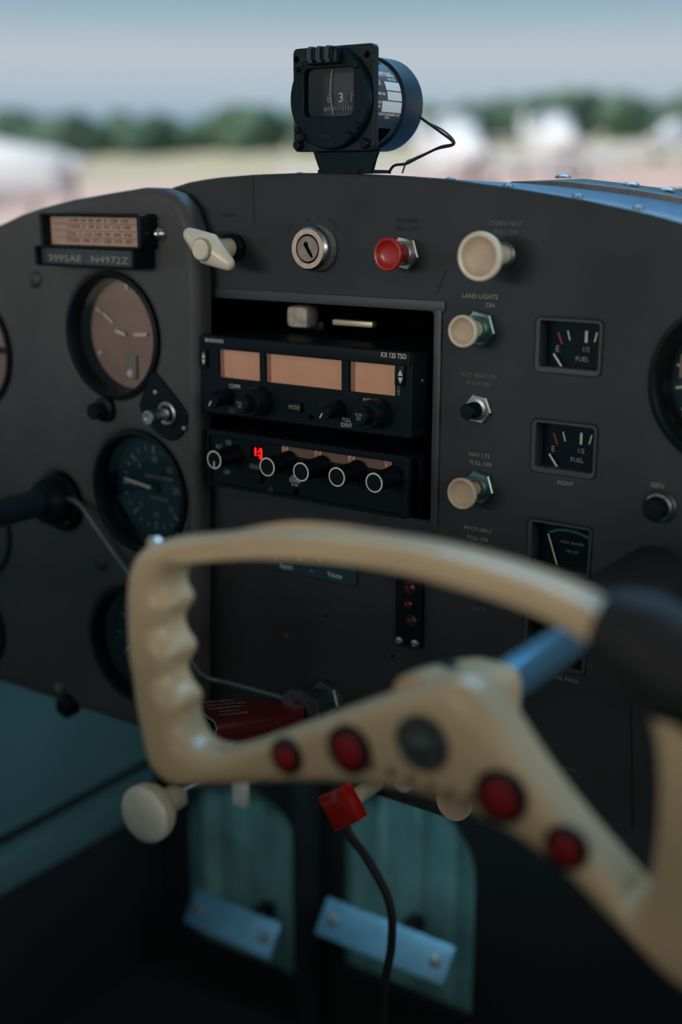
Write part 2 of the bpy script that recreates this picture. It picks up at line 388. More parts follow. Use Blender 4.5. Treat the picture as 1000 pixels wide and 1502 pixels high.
# keep the neighbouring openings clear of one another
plate('panel_sheet', lo, [circ(G.x, G.z, GR+.0035) for G in (G1, G2, G3, G4)]+[circ(G6.x, G6.z, .031), circ(LC.x, LC.z, .0205)], YL, .018, .006, PANEL_L, lp, LP, res=4)
for px, py, r in ((52, 410, .0058), (148, 826, .0058)):
    p = at(px, py, YL); lathe('blanking_plug', [(r, 0), (r, .001), (r*.7, .0022), (0, .0026)], mat('dark_plug', (40, 40, 44), .5), lp, p-LP, seg=20)
p = at(88, 1008, YL); lathe('panel_screw', [(.004, 0), (.0036, .002), (0, .0026)], STEEL, lp, p-LP, seg=16)
p = at(100, 1034, YL); lathe('edge_grommet', [(.009, -.004), (.009, .004), (.006, .007), (0, .008)], BLACK, lp, p-LP, seg=20)
p = at(237, 343, YL); lathe('dome_nut', [(.0045, 0), (.0045, .002), (.0034, .005), (.0016, .0066), (0, .007)], CHROME, lp, p-LP, seg=20)

# ---------------------------------------------------------------- gauges
def gauge(G, label, r, dialm, y0, cup=.018, group=None, name='round_gauge'):
    g = thing(name, G, label, 'gauge', group)
    lathe('bezel', [(r+.0045, -.003), (r+.0050, -.001), (r+.0048, .0012), (r+.0022, .0018), (r+.0008, .0006), (r, -.004), (r-.0008, -cup), (r+.002, -cup-.001), (r+.0045, -.006)], BLACK, g, seg=64)
    lathe('dial', [(0, -cup+.0005), (r-.0006, -cup+.0005)], dialm, g, seg=64)
    return g
def rad(G, a, r0, r1, wd, y, m, name, g):
    """bar on a dial along clock angle a (degrees from twelve)"""
    s, c = math.sin(R(a)), math.cos(R(a))
    return bar2(name, (s*r0, c*r0), (s*r1, c*r1), wd, y, m, g)
def glass(g, r, y):
    o = lathe('glass', [(0, y), (r, y)], GLASS, g, seg=48); me = o.data
    if me.polygons[0].normal.y > 0: me.flip_normals()
    return o
cu = .017
g = gauge(G1, 'turn indicator with a brown reflection painted on its dial, upper gauge nearest the centre panel', GR, BROWN, YL)
for a in (-62, -118, 62, 118, 0): rad(G1, a, .029, .0335, .0016, cu-.001, WHITEP, 'dial_mark', g)
bar2('dial_mark', (-.0235, .0130), (-.0140, .0065), .0016, cu-.001, WHITEP, g)
bar2('dial_mark', (.0150, .0235), (.0185, .0290), .0016, cu-.001, WHITEP, g)
bar2('aircraft_symbol', (-.0110, .0015), (-.0020, -.0005), .0022, cu-.002, WHITEP, g)
bar2('aircraft_symbol', (.0060, -.0002), (.0180, .0008), .0020, cu-.002, WHITEP, g)
box('inclinometer', (.001, cu-.001, -.0225), (.011, .001, .017), mat('dial_grey', (130, 118, 110), .5), g, bev=.0003)
lathe('inclinometer_ball', [(.0030, 0), (.0026, .001), (0, .0016)], WHITEP, g, (.001, cu-.0016, -.0265), seg=16)
glass(g, GR, -.0045)
kb = at(157, 600, YL)
lathe('setting_knob', [(.0085, 0), (.0085, .004), (.0055, .005), (.0055, .013), (.0050, .014), (0, .0142)], BLACK, g, kb-G1, seg=24)
g = gauge(G2, 'vertical speed indicator with black dial behind the left corner of the yoke', GR, DIAL, YL)
for i in range(24): rad(G2, i*15, .0265 if i % 3 else .024, .0295, .0007 if i % 3 else .0011, cu-.001, GREYP, 'dial_mark', g)
for i, s in ((0, '0'), (1, '5'), (2, '10'), (3, '15'), (4, '20'), (5, '15'), (6, '10'), (7, '5')):
    a = -90+i*45; text('numeral', s, (math.sin(R(a))*.0195, cu-.001, math.cos(R(a))*.0195), .0042, GREYP, g)
text('dial_lettering', 'VERTICAL SPEED', (.004, cu-.001, .0075), .0026, GREYP, g); text('dial_lettering', '100 FT PER MIN', (.003, cu-.001, -.0075), .0018, GREYP, g)
bar2('needle', (.003, -.0005), (-.026, .0035), .0019, cu-.0035, WHITEP, g)
lathe('needle_hub', [(.0035, 0), (.003, .0015), (0, .002)], BLACK, g, (.002, cu-.003, 0), seg=16)
glass(g, GR, -.0045)
g = gauge(G3, 'dark round gauge mostly hidden behind the left yoke grip', GR, DIAL, YL)
for i in range(12): rad(G3, i*30, .026, .031, .001, cu-.001, GREYP, 'dial_mark', g)
bar2('needle', (0, 0), (-.02, -.01), .0016, cu-.0035, WHITEP, g); glass(g, GR, -.0045)
g = gauge(G4, 'upper gauge with a brown reflection painted on its dial, cut by the left edge of the photo', GR, BROWN, YL)
box('horizon_bar', (.012, cu-.002, .0), (.036, .001, .005), BLACK, g)
for a in (60, 90, 120): rad(G4, a, .027, .034, .0014, cu-.001, WHITEP, 'dial_mark', g)
glass(g, GR, -.0045)
g = gauge(G5, 'gauge under the left control tube, brown and black dial', .033, DIAL, YL)
box('horizon_window', (.012, cu-.0012, .014), (.030, .0006, .020), BROWN, g, bev=.0002)
box('dial_plate', (.024, cu-.002, .0045), (.009, .001, .010), mat('dial_pale', (150, 150, 145), .5), g, bev=.0003)
for a in (60, 90, 120, 150): rad(G5, a, .024, .029, .0012, cu-.001, GREYP, 'dial_mark', g)
glass(g, .033, -.0045)
g = gauge(G6, 'lowest gauge cut by the left edge of the photo, black dial', .029, DIAL, YL)
for a in (45, 65, 85, 105, 125): rad(G6, a, .021, .027, .0014, cu-.001, WHITEP, 'dial_mark', g)
bar2('needle', (0, 0), (.020, .012), .0016, cu-.0035, WHITEP, g); glass(g, .029, -.0045)
g = gauge(RG, 'round engine gauge cut by the right edge of the photo', .0375, DIAL, 0)
box('dial_window', (-.026, .016, .0055), (.012, .001, .012), BROWN, g, bev=.0002)
for a in (-40, -60, -80, -100, -120): rad(RG, a, .028, .034, .0012, cu-.001, WHITEP, 'dial_mark', g)
bar2('needle', (0, 0), (-.027, .006), .0016, .014, WHITEP, g); glass(g, .0375, -.0045)

# rectangular gauges
def small_gauge(i, label):
    x0, z0, x1, z1 = FR[i]; cx, cz = (x0+x1)/2, (z0+z1)/2; L = Vector((cx, 0, cz))
    g = thing('fuel_gauge' if i < 2 else 'engine_gauge', L, label, 'gauge')
    plate('window_frame', rrect(x0-.0004, z0-.0004, x1+.0004, z1+.0004, .003), [rrect(x0+.0022, z0+.0028, x1-.0012, z1-.0012, .0012)], -.0006, .010, .0005, PANELD, g, L)
    box('dial', (0, .0105, 0), (x1-x0, .001, z1-z0), mat('window_dial_black', (12, 30, 38), .6, spec=.1), g)
    return g, x0-cx, x1-cx, z0-cz, z1-cz
for i, lab in ((0, 'upper fuel gauge window with needle on empty, below the cabin heat knob'), (1, 'lower fuel gauge window with needle on empty, above the word RIGHT')):
    g, a, b, c, d = small_gauge(i, lab); y = .0095; W = b-a; H = d-c
    def q(u, v): return (a+W*u, d-H*v)
    bar2('dial_mark', q(.37, .24), q(.41, .42), .0007, y, WHITEP, g)
    bar2('dial_mark', q(.66, .22), q(.66, .44), .0014, y, WHITEP, g)
    bar2('dial_mark', q(.82, .24), q(.79, .42), .0007, y, WHITEP, g)
    bar2('dial_mark', q(.99, .42), q(.95, .56), .0012, y, WHITEP, g)
    o = bar2('empty_mark', q(.22, .28), q(.29, .50), .0010, y, mat('dull_red_mark', (150, 40, 38), .6), g)
    u = q(.22, .60); text('numeral', 'E', (u[0], y, u[1]), .0034, GREYP, g)
    u = q(.66, .57); text('numeral', '1/2', (u[0], y, u[1]), .0026, GREYP, g)
    u = q(.61, .76); text('dial_lettering', 'FUEL', (u[0], y, u[1]), .0026, GREYP, g)
    bar2('needle', q(.20, .68), q(.36, .95), .0010, y-.003, WHITEP, g)
g, a, b, c, d = small_gauge(2, 'oil temperature gauge window with upright needle, third in the column'); y = .0095; W = b-a; H = d-c
def q(u, v): return (a+W*u, d-H*v)
ap = [(.22, .30), (.36, .22), (.52, .20), (.70, .22), (.90, .30)]
for s, e in zip(ap, ap[1:]): bar2('green_arc', q(*s), q(*e), .0014, y, GREENP, g)
u = q(.60, .45); text('dial_lettering', 'MAX. RANGE', (u[0], y, u[1]), .0017, GREYP, g)
u = q(.60, .62); text('dial_lettering', '100-225', (u[0], y, u[1]), .0017, GREYP, g)
bar2('needle', q(.24, .30), q(.42, .95), .0009, y-.003, WHITEP, g)
g, a, b, c, d = small_gauge(3, 'oil pressure gauge window, lowest of the column, behind the chrome control tube'); W = b-a; H = d-c
bar2('needle', q(.3, .3), q(.4, .9), .0009, .0065, WHITEP, g)

# ---------------------------------------------------------------- knobs and switches on the centre panel
def hexnut(name, w, t, m, parent, off=(0, 0, 0), d0=0, ang=0):
    r = w/math.sqrt(3)
    o = lathe(name, [(0, d0), (r, d0), (r, d0+t*.8), (r*.93, d0+t), (0, d0+t)], m, parent, off, seg=6, smooth=20, rot=Matrix.Rotation(R(ang), 4, 'Y')); return o
def pull_knob(name, base, face, rf, rs, label, cm, fm, nut=0, nm=STEEL, rb=None, thick=.006):
    B, L = reach(base, face); g = thing(name, B, label, 'knob')
    rb = rb or rs
    lathe('knob_body', [(rb, .001), (rs, L*.35), (rs, L-thick*1.6), (rf*.80, L-thick*.95), (rf*.97, L-thick*.5), (rf, L-thick*.22), (rf*.97, L-.0003), (rf*.90, L), (rf*.80, L-.0006)], cm, g, seg=48, smooth=60)
    lathe('dished_face', [(rf*.80, L-.0006), (rf*.72, L-.0017), (rf*.4, L-.0022), (0, L-.0024)], fm, g, seg=48, smooth=60)
    if nut:
        hexnut('hex_nut', nut, .0045, nm, g, ang=12)
        lathe('threaded_bushing', [(nut*.40, .0045), (nut*.40, .007), (nut*.36, .0076), (rb, .0076)], nm, g, seg=32)
    else:
        lathe('collar', [(rs*1.35, 0), (rs*1.35, .002), (rs*1.1, .003), (rs, .003)], nm, g, seg=32)
    return g
NUTG = mat('green_tinted_nut', (120, 148, 145), .35, .9, noise=.2, scale=200)
pull_knob('mixture_knob', (597, 371), (568, 376), .0092, .0052, 'red pull knob with chrome hex nut at the top of the panel', REDP, REDP, .0170, CHROME)
pull_knob('cabin_heat_knob', (741, 373), (701, 379), .0128, .0050, 'largest white pull knob, top right under the words CABIN HEAT', CREAM, CREAMD, 0, STEEL, thick=.008)
pull_knob('landing_light_knob', (706, 481), (677, 487), .0088, .0047, 'small white pull knob under the words LAND LIGHTS', CREAM, CREAMD, .0180, NUTG)
pull_knob('navigation_light_knob', (705, 713), (676, 724), .0090, .0040, 'small white pull knob beside the lower fuel gauge', CREAMD, CREAMD, .0175, NUTG)
# black breaker
B, L = reach((703, 599), (689, 603)); g = thing('breaker_button', B, 'small black push button in a steel hex nut between the two small white knobs', 'button')
hexnut('hex_nut', .0150, .003, mat('pale_nut', (170, 176, 176), .4, .9), g, ang=8); lathe('bushing', [(.0062, .003), (.0062, .0045), (.0045, .005)], STEEL, g)
lathe('button', [(.0045, .003), (.0045, L+.003), (.0038, L+.004), (0, L+.004)], BLACK, g)
B, L = reach((968, 742), (957, 751)); g = thing('generator_button', B, 'black push button in a round metal collar under the word GEN', 'button')
lathe('collar', [(.0092, 0), (.0092, .0015), (.0086, .0025), (.0080, .0015), (.0074, .004), (.0068, .0045), (.006, .0045)], STEEL, g)
lathe('button', [(.0062, .003), (.0062, .009), (.0054, .0105), (0, .0106)], BLACK, g)
# ignition switch
B, L = reach((467, 364), (451, 367)); g = thing('ignition_switch', B, 'round chrome ignition key switch with knurled rim at the top of the panel', 'switch')
r = .0133
lathe('knurled_rim', [(r, 0), (r, L-.0045)], mat('knurled_metal', (170, 178, 182), .45, .5), g, seg=120, knurl=.03, smooth=10)
lathe('chrome_shell', [(r*.98, L-.0055), (r*1.01, L-.0045), (r*.99, L-.0025), (r*.93, L-.0008), (r*.86, L)], CHROME, g, seg=64, smooth=60)
lathe('face_ring', [(r*.86, L), (r*.64, L), (r*.62, L-.001)], BRASSY, g, seg=64)
lathe('lock_gap', [(r*.63, L-.0012), (r*.50, L-.0012)], VOID, g, seg=48)
lathe('lock_cylinder', [(r*.57, L-.0012), (r*.565, L-.0002), (r*.54, L+.0001), (0, L+.0001)], mat('lock_face_metal', (150, 135, 125), .4, .8, noise=.2, scale=300), g, seg=48)
kh = [(-.0022, .0036), (-.0008, .0042), (.0004, .0030), (.0008, .0010), (.0032, -.0026), (.0040, -.0048), (.0030, -.0052), (.0002, -.0020), (-.0016, .0008), (-.0026, .0022)]
plate('key_slot', [(B.x+x, B.z+z) for x, z in kh], [], -L-.00035, .0004, 0, VOID, g, B)
# starter T handle
B, L = reach((345, 363), (322, 367)); g = thing('starter_handle', B, 'white T shaped pull handle hanging by the rounded corner of the left panel', 'handle')
lathe('black_nut', [(.0085, 0), (.0085, .003), (.0075, .0042), (.0055, .005), (.0055, .008)], BLACK, g, seg=12, smooth=20)
_, L2 = reach((345, 363), (301, 371)); L2 -= .0
lathe('stem', [(.0058, .006), (.0058, L2-.012), (.0072, L2-.003)], CREAM, g, seg=32, smooth=60)
a0 = at(272, 340, -L2); a1 = at(341, 391, -L2); mid = (a0+a1)/2; hd = a1-a0; ang = math.atan2(hd.z, hd.x); hl = hd.length/2
bm = bmesh.new(); secs = []
for i in range(25):
    u = -1+2*i/24; k = (1-abs(u))**.85
    hh = .0030+.0070*k; dd = .0026+.0046*k
    if abs(u) > .93: hh *= .72; dd *= .72
    ring = [bm.verts.new((u*hl, dd*math.sin(2*math.pi*j/20), hh*math.cos(2*math.pi*j/20))) for j in range(20)]
    secs.append(ring)
for s, e in zip(secs, secs[1:]):
    for j in range(20): bm.faces.new((s[j], s[(j+1) % 20], e[(j+1) % 20], e[j]))
bm.faces.new(secs[0]); bm.faces.new(secs[-1][::-1]); bmesh.ops.recalc_face_normals(bm, faces=bm.faces)
HC = Vector((mid.x, -L2, mid.z))-B
bmesh.ops.transform(bm, matrix=Matrix.Translation(HC) @ Matrix.Rotation(-ang, 4, 'Y'), verts=bm.verts)
ob('grip', frombm(bm), CREAM, g, 60)
lathe('grip_cap', [(.0062, .0068), (.0062, .0080), (.0055, .0088), (0, .0090)], CREAM, g, HC, seg=32)
lathe('cap_groove', [(.0069, .0074), (.0062, .0079)], GREYP, g, HC, seg=32)

# ---------------------------------------------------------------- radios
YR = -.016
def radio_body(name, tl, br, label, yf):
    x0, x1 = at(*tl[0], yf).x, at(*br[0], yf).x; z1, z0 = at(*tl[1], yf).z, at(*br[1], yf).z
    L = Vector(((x0+x1)/2, 0, z0)); g = thing(name, L, label, 'radio'); return g, L, x0, x1, z0, z1
g, L, x0, x1, z0, z1 = radio_body('navigation_radio', ((296, 550), (450, 504)), ((604, 580), (450, 624)), 'black upper radio with three display windows painted with a tan reflection and arrow buttons', YR)
box('case', Vector(((x0+x1)/2+.0015, .042, (z0+z1)/2))-L, (x1-x0-.002, .110, z1-z0-.002), BLACKM, g)
def P(px, py, y=YR-.0004): p = at(px, py, y); return p
wins = [((320, 540), (380, 540)), ((388, 540), (500, 540)), ((511, 540), (579, 540))]
zt, zb = at(445, 517).z, at(445, 567).z
zt, zb = P(445, 519, YR).z, P(445, 567, YR).z
WX = [(P(a[0], 540, YR).x, P(b[0], 540, YR).x) for a, b in wins]
plate('bezel', rrect(x0, z0, x1, z1, .0015), [rrect(a, zb, b, zt, .0006) for a, b in WX], YR, .010, .0007, RADIO, g, L)
box('top_rail', Vector(((x0+x1)/2, YR-.0008, z1-.0042))-L, (x1-x0-.0015, .0016, .0075), RADIO, g, bev=.0006)
for a, b in WX:
    box('display', Vector(((a+b)/2, YR+.0028, (zb+zt)/2))-L, (b-a+.001, .0008, zt-zb+.001), TAN, g)
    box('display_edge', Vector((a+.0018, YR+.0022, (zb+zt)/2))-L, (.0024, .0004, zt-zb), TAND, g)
def rtext(s, px, py, h, m=WHITEP, y=YR-.0003, nm='lettering', par=None, sx=.8, b=.0):
    p = at(px, py, y); return text(nm, s, (p.x, y, p.z), h, m, par or g, L, sx=sx, bold=b)
rtext('BENDIX/KING', 314, 500, .0024, y=YR-.0018, sx=.72); rtext('KX 125 TSO', 577, 522, .0029, y=YR-.0018, sx=.8, b=.00004)
rtext('COMM', 344, 567, .0027, sx=.8); rtext('NAV', 539, 588, .0030, sx=.75); rtext('PULL', 508, 616, .0026, sx=.8); rtext('IDENT', 508, 624, .0026, sx=.8)
rtext('PULL', 340, 598, .0022, FAINT); rtext('TEST', 340, 604, .0022, FAINT)
p = P(433, 597); box('mode_button', p-L+Vector((0, -.001, 0)), (.0115, .003, .0060), BLACK, g, bev=.0006); rtext('MODE', 431, 598, .0026, y=YR-.0031, m=GREYP)
p = P(587, 551); box('arrow_key', p-L+Vector((.0002, -.0008, 0)), (.0060, .002, .0120), BLACK, g, bev=.0006)
for cy, s in ((547, 1), (558, -1)):
    p = at(587, cy, YR-.0022); plate('arrow_mark', [(p.x-.0016, p.z-.0016*s), (p.x+.0016, p.z-.0016*s), (p.x, p.z+.0018*s)], [], YR-.0024, .0003, 0, WHITEP, g, L)
p = P(299, 526); box('arrow_key', p-L+Vector((.0012, -.0008, 0)), (.0045, .002, .0120), BLACK, g, bev=.0006)
for cy, s in ((521, 1), (531, -1)):
    p = at(298.5, cy, YR-.0022); plate('arrow_mark', [(p.x-.0013, p.z-.0016*s), (p.x+.0013, p.z-.0016*s), (p.x, p.z+.0018*s)], [], YR-.0024, .0003, 0, WHITEP, g, L)
p = at(584, 573, YR-.0003); text('lettering', 'STBY', p, .0018, GREYP, g, L, ang=-90)
def rknob(base, r, face=None, ring=None, line=None, txt=None, nm='knob', prof=None, Lk=None, sub=None):
    b = at(*base, YR); q = proj((b.x, YR-(Lk or .01), b.z))
    k = lathe(nm, prof or [(r*1.1, 0), (r*1.1, .001), (r, .002), (r, Lk-.0008), (r*.9, Lk), (0, Lk)], BLACK, g, b-L, seg=36)
    if ring: lathe('white_ring', [(r*.99, Lk+.0001), (r*.84, Lk+.0002)], mat('ring_white', (225, 220, 205), .5), k, b-L, seg=48)
    if line:
        s, c = math.sin(R(line)), math.cos(R(line)); bar2('pointer', (s*r*.15, c*r*.15), (s*r*.85, c*r*.85), .0008, -Lk-.0002, WHITEP, k, -(b-L))
    if txt:
        for i, t in enumerate(txt): text('knob_lettering', t, Vector((b.x, YR-(prof[-1][1] if prof else Lk)-.0002, b.z+.0011-.0022*i)), .0019, GREYP, k, L, sx=.8)
    return k
rknob((335, 582), .0050, Lk=.016, line=-150)
conc = [(.0088, 0), (.0088, .0125), (.0082, .0135), (.0054, .0135), (.0054, .0200), (.0048, .0208), (0, .0208)]
rknob((383, 587), .0085, prof=conc, Lk=.0208, txt=('PULL', '25K'))
rknob((497, 599), .0048, Lk=.016, line=-148)
rknob((556, 604), .0085, prof=[(a*.94, b) for a, b in conc], Lk=.0208, txt=('PUSH', 'SBY'))
p = P(456, 612); lathe('screw_hole', [(.0018, 0), (0, .0001)], VOID, g, p-L, seg=16)
p = at(617, 558, -.005); lathe('side_screw', [(.0012, 0), (.001, .0005), (0, .0006)], STEEL, g, Vector((x1+.0008, -.006, at(617, 558, -.006).z))-L, seg=10, rot=Matrix.Rotation(R(90), 4, 'Z'))
# transponder
YR2 = YR
g, L, x0, x1, z0, z1 = radio_body('transponder', ((307, 670), (450, 650)), ((600, 700), (450, 734)), 'black lower radio with five white ringed knobs and red digits', YR)
L = g.location.copy()
box('case', Vector(((x0+x1)/2+.001, .042, (z0+z1)/2))-L, (x1-x0-.002, .110, z1-z0-.002), BLACKM, g)
wx0, wx1 = P(411, 668).x, P(573, 668).x; wzt, wzb = P(490, 661).z, P(490, 680).z
lx0, lx1 = P(366, 664).x, P(386, 664).x; lzt, lzb = P(376, 655.5).z, P(376, 673).z
plate('bezel', rrect(x0, z0, x1, z1, .0015), [rrect(wx0, wzb, wx1, wzt, .0006), rrect(lx0, lzb, lx1, lzt, .0004)], YR, .010, .0007, RADIO, g, L)
plate('raised_rim', rrect(x0-.0004, z0-.0004, x1+.0008, z1+.0008, .002), [rrect(x0+.0018, z0+.0016, x1-.0035, z1-.0035, .001)], YR-.0022, .004, .0008, RADIO, g, L)
box('shaded_code_window', Vector(((wx0+wx1)/2, YR+.0024, (wzb+wzt)/2))-L, (wx1-wx0+.001, .0008, wzt-wzb+.001), TANB, g)  # knob shadows painted as the darker brown of the strip
for px in (416, 464, 513.5, 568):  # lighter drums stand in for the lit gaps between knob shadows
    xx = P(px, 668).x; lathe('lit_strip_drum', [(0, -.0026), (.0052, -.0026), (.0052, .0026), (0, .0026)], TAN, g, Vector((xx, YR+.0062, (wzb+wzt)/2))-L, seg=24, rot=Matrix.Rotation(R(90), 4, 'Z'))
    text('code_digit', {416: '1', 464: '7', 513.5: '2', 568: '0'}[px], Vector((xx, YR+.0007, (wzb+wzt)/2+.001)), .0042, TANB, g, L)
box('led_window', Vector(((lx0+lx1)/2, YR+.002, (lzb+lzt)/2))-L, (lx1-lx0+.001, .0008, lzt-lzb+.001), VOID, g)
text('led_digits', '1:]', Vector(((lx0+lx1)/2, YR+.001, (lzb+lzt)/2)), .0050, LEDR, g, L, bold=.00025)
for s, px, py, h in (('TST', 335, 650, .0027), ('ALT', 321, 655, .0027), ('OFF', 333, 693, .0027), ('IDENT', 374, 685, .0028)):
    rtext(s, px, py, h, m=GREYP)
for s, px, py, h in (('BENDIX', 432, 699, .0013), ('KING', 432, 705, .0030), ('KT 76A', 432, 711.5, .0014)): rtext(s, px, py, h, b=.00005)
for (bx, by), ring, ln in (((353, 655), 1, 180), ((430, 665), 1, None), ((479, 672), 1, None), ((531, 679), 1, None), ((585, 687), 1, None)):
    # face is left of the base in the picture because the knob stands 22 mm proud
    rknob((bx-7, by+11), .0058, Lk=.021, ring=1, line=ln)
p = P(380, 700); lathe('ident_button', [(.0036, 0), (.0034, .003), (0, .004)], BLACK, g, p-L, seg=20)
for px, py in ((398, 717), (434, 722)): p = P(px, py); lathe('set_screw', [(.0022, 0), (.0020, .0006), (0, .0004)], mat('dark_screw', (70, 50, 45), .5, .5) if px == 398 else VOID, g, p-L, seg=14)
# pale connector inside the empty slot above the radios
p = at(444, 464, .035)
cb = thing('connector_block', p, 'pale wrapped connector inside the dark slot above the upper radio', 'connector')
box('wrapping', (0, 0, 0), (.017, .014, .014), mat('pale_wrap', (190, 182, 165), .6, noise=.3, scale=180), cb, bev=.004)
box('plug_body', (.0, .010, -.006), (.026, .012, .006), BLACK, cb, bev=.001)
p = at(520, 474, .03); o = box('foil_strip', (0, 0, 0), (.030, .006, .0035), mat('foil', (220, 200, 170), .4, .5), None, bev=.001); o.location = p
tag(o, 'thin metal foil strip lying inside the dark slot above the upper radio', 'strip')

# ---------------------------------------------------------------- audio plate and lamp strip
a, b = xz(392, 790, -.0015), xz(523, 844, -.0015); x0, x1 = a[0], b[0]; zz1, zz0 = at(460, 795).z, at(460, 846).z
L = Vector(((x0+x1)/2, 0, zz0)); g = thing('squelch_volume_plate', L, 'small teal plate lettered Squelch and Volume under the radios', 'control plate')
plate('label_plate', rrect(x0, zz0, x1, zz1, .0025), [], -.0018, .0017, .0004, LABELB, g, L)
text('lettering', 'Squelch', Vector((at(420, 831, -.002).x, -.0021, at(420, 831, -.002).z)), .0034, WHITEP, g, L, sx=.72, bold=.00006)
text('lettering', 'iso', Vector((at(457, 837, -.002).x, -.0021, at(457, 837, -.002).z)), .0028, GREYP, g, L, sx=.72)
text('lettering', 'Volume', Vector((at(491, 844, -.002).x, -.0021, at(491, 844, -.002).z)), .0036, WHITEP, g, L, sx=.72, bold=.00006)
for px, py, r in ((418, 807, .0042), (482, 811, .0048)):
    p = at(px, py); k = lathe('knob', [(r*1.2, .0015), (r*1.2, .003), (r, .004), (r, .0075), (r*.8, .0085), (0, .0087)], mat('grey_green_knob', (120, 132, 130), .4, .5), g, p-L, seg=32)
    bar2('knob_slot', (p.x-L.x-r*.6, p.z-L.z+r*.6), (p.x-L.x+r*.6, p.z-L.z-r*.6), .0008, -.0089, VOID, k)
p = at(448, 817); lathe('toggle', [(.0018, .001), (.0012, .006), (0, .0065)], CHROME, g, p-L, seg=12)
p0, p1 = at(583, 900), at(622, 900); zt, zb = at(602, 838).z, at(602, 946).z
L = Vector(((p0.x+p1.x)/2, 0, zb)); g = thing('warning_lamp_strip', L, 'narrow black upright plate with three small red lamps and two screws', 'lamp plate')
plate('base_plate', rrect(p0.x, zb, p1.x, zt, .001), [], -.003, .003, .0006, BLACKM, g, L)
for px, py, m in ((606, 860, 0), (604, 884, 1), (608, 908, 0)):
    p = at(px, py); lathe('lamp', [(.0030, .001), (.0030, .0045), (.0020, .0058), (0, .0062)], mat('dark_red_lens', (84, 14, 20), .1, coat=1), g, p-L, seg=20)
    if not m: lathe('lamp_ring', [(.0038, .003), (.0038, .0045), (.0034, .0050), (.0031, .0045)], mat('dim_ring', (110, 116, 120), .4, .8), g, p-L, seg=24)
for px, py in ((590, 938), (613, 942)): p = at(px, py); lathe('screw', [(.0030, .003), (.0028, .0042), (.0012, .0050), (.0004, .0042), (0, .0042)], STEEL, g, p-L, seg=16)

# ---------------------------------------------------------------- card holder on the left panel
YH = YL-.016
a, b = at(56, 340, YH), at(200, 340, YH); z1, z0 = at(125, 313, YH).z, at(125, 392, YH).z
zm = at(125, 364, YH).z
L = Vector(((a.x+b.x)/2, YL, z0)); g = thing('compass_card_holder', L, 'black two window card holder with tan paper card above the left gauges', 'card holder')
plate('upper_frame', rrect(a.x+.001, zm, b.x+.003, z1, .002), [rrect(a.x+.004, zm+.0015, b.x, z1-.002, .001)], YH, .016, .0008, BLACK, g, L)
plate('lower_frame', rrect(a.x-.001, z0, b.x, zm+.001, .002), [rrect(a.x+.0015, z0+.0015, b.x-.002, zm-.0005, .001)], YH-.004, .020, .0008, BLACK, g, L)
box('paper_card', Vector(((a.x+b.x)/2+.0015, YH+.008, (zm+z1)/2))-L, (b.x-a.x-.002, .001, z1-zm), CARD, g)
box('number_strip', Vector(((a.x+b.x)/2, YH+.001, (zm+z0)/2))-L, (b.x-a.x-.002, .001, zm-z0), mat('dark_strip', (52, 60, 62), .4, noise=.3, scale=120), g)
hx = (a.x+b.x)/2+.004; CI = mat('card_ink', (96, 76, 68), .7)
for s, k in (('FOR  N  30  60  E  120  150', .22), ('STEER  0  28  62  91  118  149', .40), ('FOR  S  210  240  W  300  330', .62), ('STEER  182  211  238  270  302', .80)):
    text('card_lettering', s, Vector((hx, YH+.0072, z1+(zm-z1)*k)), .0023, CI, g, L, sx=1.45)
for k in (.31, .51, .71): bar2('card_rule', (a.x+.008-L.x, z1+(zm-z1)*k-L.z), (b.x-L.x, z1+(zm-z1)*k-L.z), .0003, YH+.0072-L.y, CI, g)
text('strip_lettering', '3995AE   N4972Z', Vector(((a.x+b.x)/2, YH+.0002, (zm+z0)/2-.001)), .0044, GREYP, g, L, sx=1.62)

# triangular plate with chrome stub (right of the turn indicator)
S = at(250, 606, YL); g = thing('dimmer_control', S, 'black triangular plate with a chrome stub beside the upper brown gauge', 'control')
tri = [xz(226, 548, YL), xz(238, 556, YL), xz(272, 600, YL), xz(276, 618, YL), xz(270, 636, YL), xz(254, 646, YL), xz(232, 634, YL), xz(212, 606, YL), xz(208, 590, YL)]
plate('triangle_plate', smoothpts(tri, 5), [], YL-.0022, .0022, .0006, BLACKM, g, S)
lathe('collar', [(.0078, .002), (.0078, .004), (.0066, .0046), (.005, .004)], STEEL, g, seg=28)
_, LS = reach((252, 605), (238, 615))
lathe('stub', [(.0040, .002), (.0040, .016), (.0047, .017), (.0047, .021), (.0042, .0215), (.0026, .0215), (.0024, .0208), (0, .0208)], CHROME, g, seg=28)
for px, py in ((228, 575), (270, 628)): p = at(px, py, YL-.002); lathe('rivet', [(.0016, 0), (.0012, .001), (0, .0012)], BRASSY, g, p-S, seg=12)

# left control tube with ball collar, thin conduit
g = thing('left_control_tube', LC, 'dark glossy control tube leaving the left panel at the left edge of the photo', 'control tube')
lathe('socket', [(.0205, -.016), (.0205, .002), (.0190, .004), (.0170, .004), (.0165, -.010)], BLACK, g, seg=40)
lathe('ball_collar', [(.0165, -.006), (.0168, .006), (.0155, .014), (.0125, .018), (.0100, .018)], BLACKM, g, seg=40, off=(-.001, 0, .002))
lathe('tube', [(.0098, -.05), (.0098, .21), (.0098, .2105)], mat('dark_blue_steel_tube', (70, 88, 104), .25, .8), g, seg=32, off=(-.001, 0, .003))
cpts = [at(100, 732, YL-.006), at(118, 741, YL-.010), at(140, 772, YL-.010), at(165, 808, YL-.008), at(190, 842, YL-.008), at(235, 905, YL-.008), at(277, 962, YL-.008), at(300, 992, YL-.008), at(340, 1003, -.018), at(415, 1024, -.022), at(438, 1036, -.020)]
g0 = tube('conduit', cpts, .0021, mat('grey_green_conduit', (92, 108, 112), .35, .6), None, loc=cpts[0]); g0.location = cpts[0]
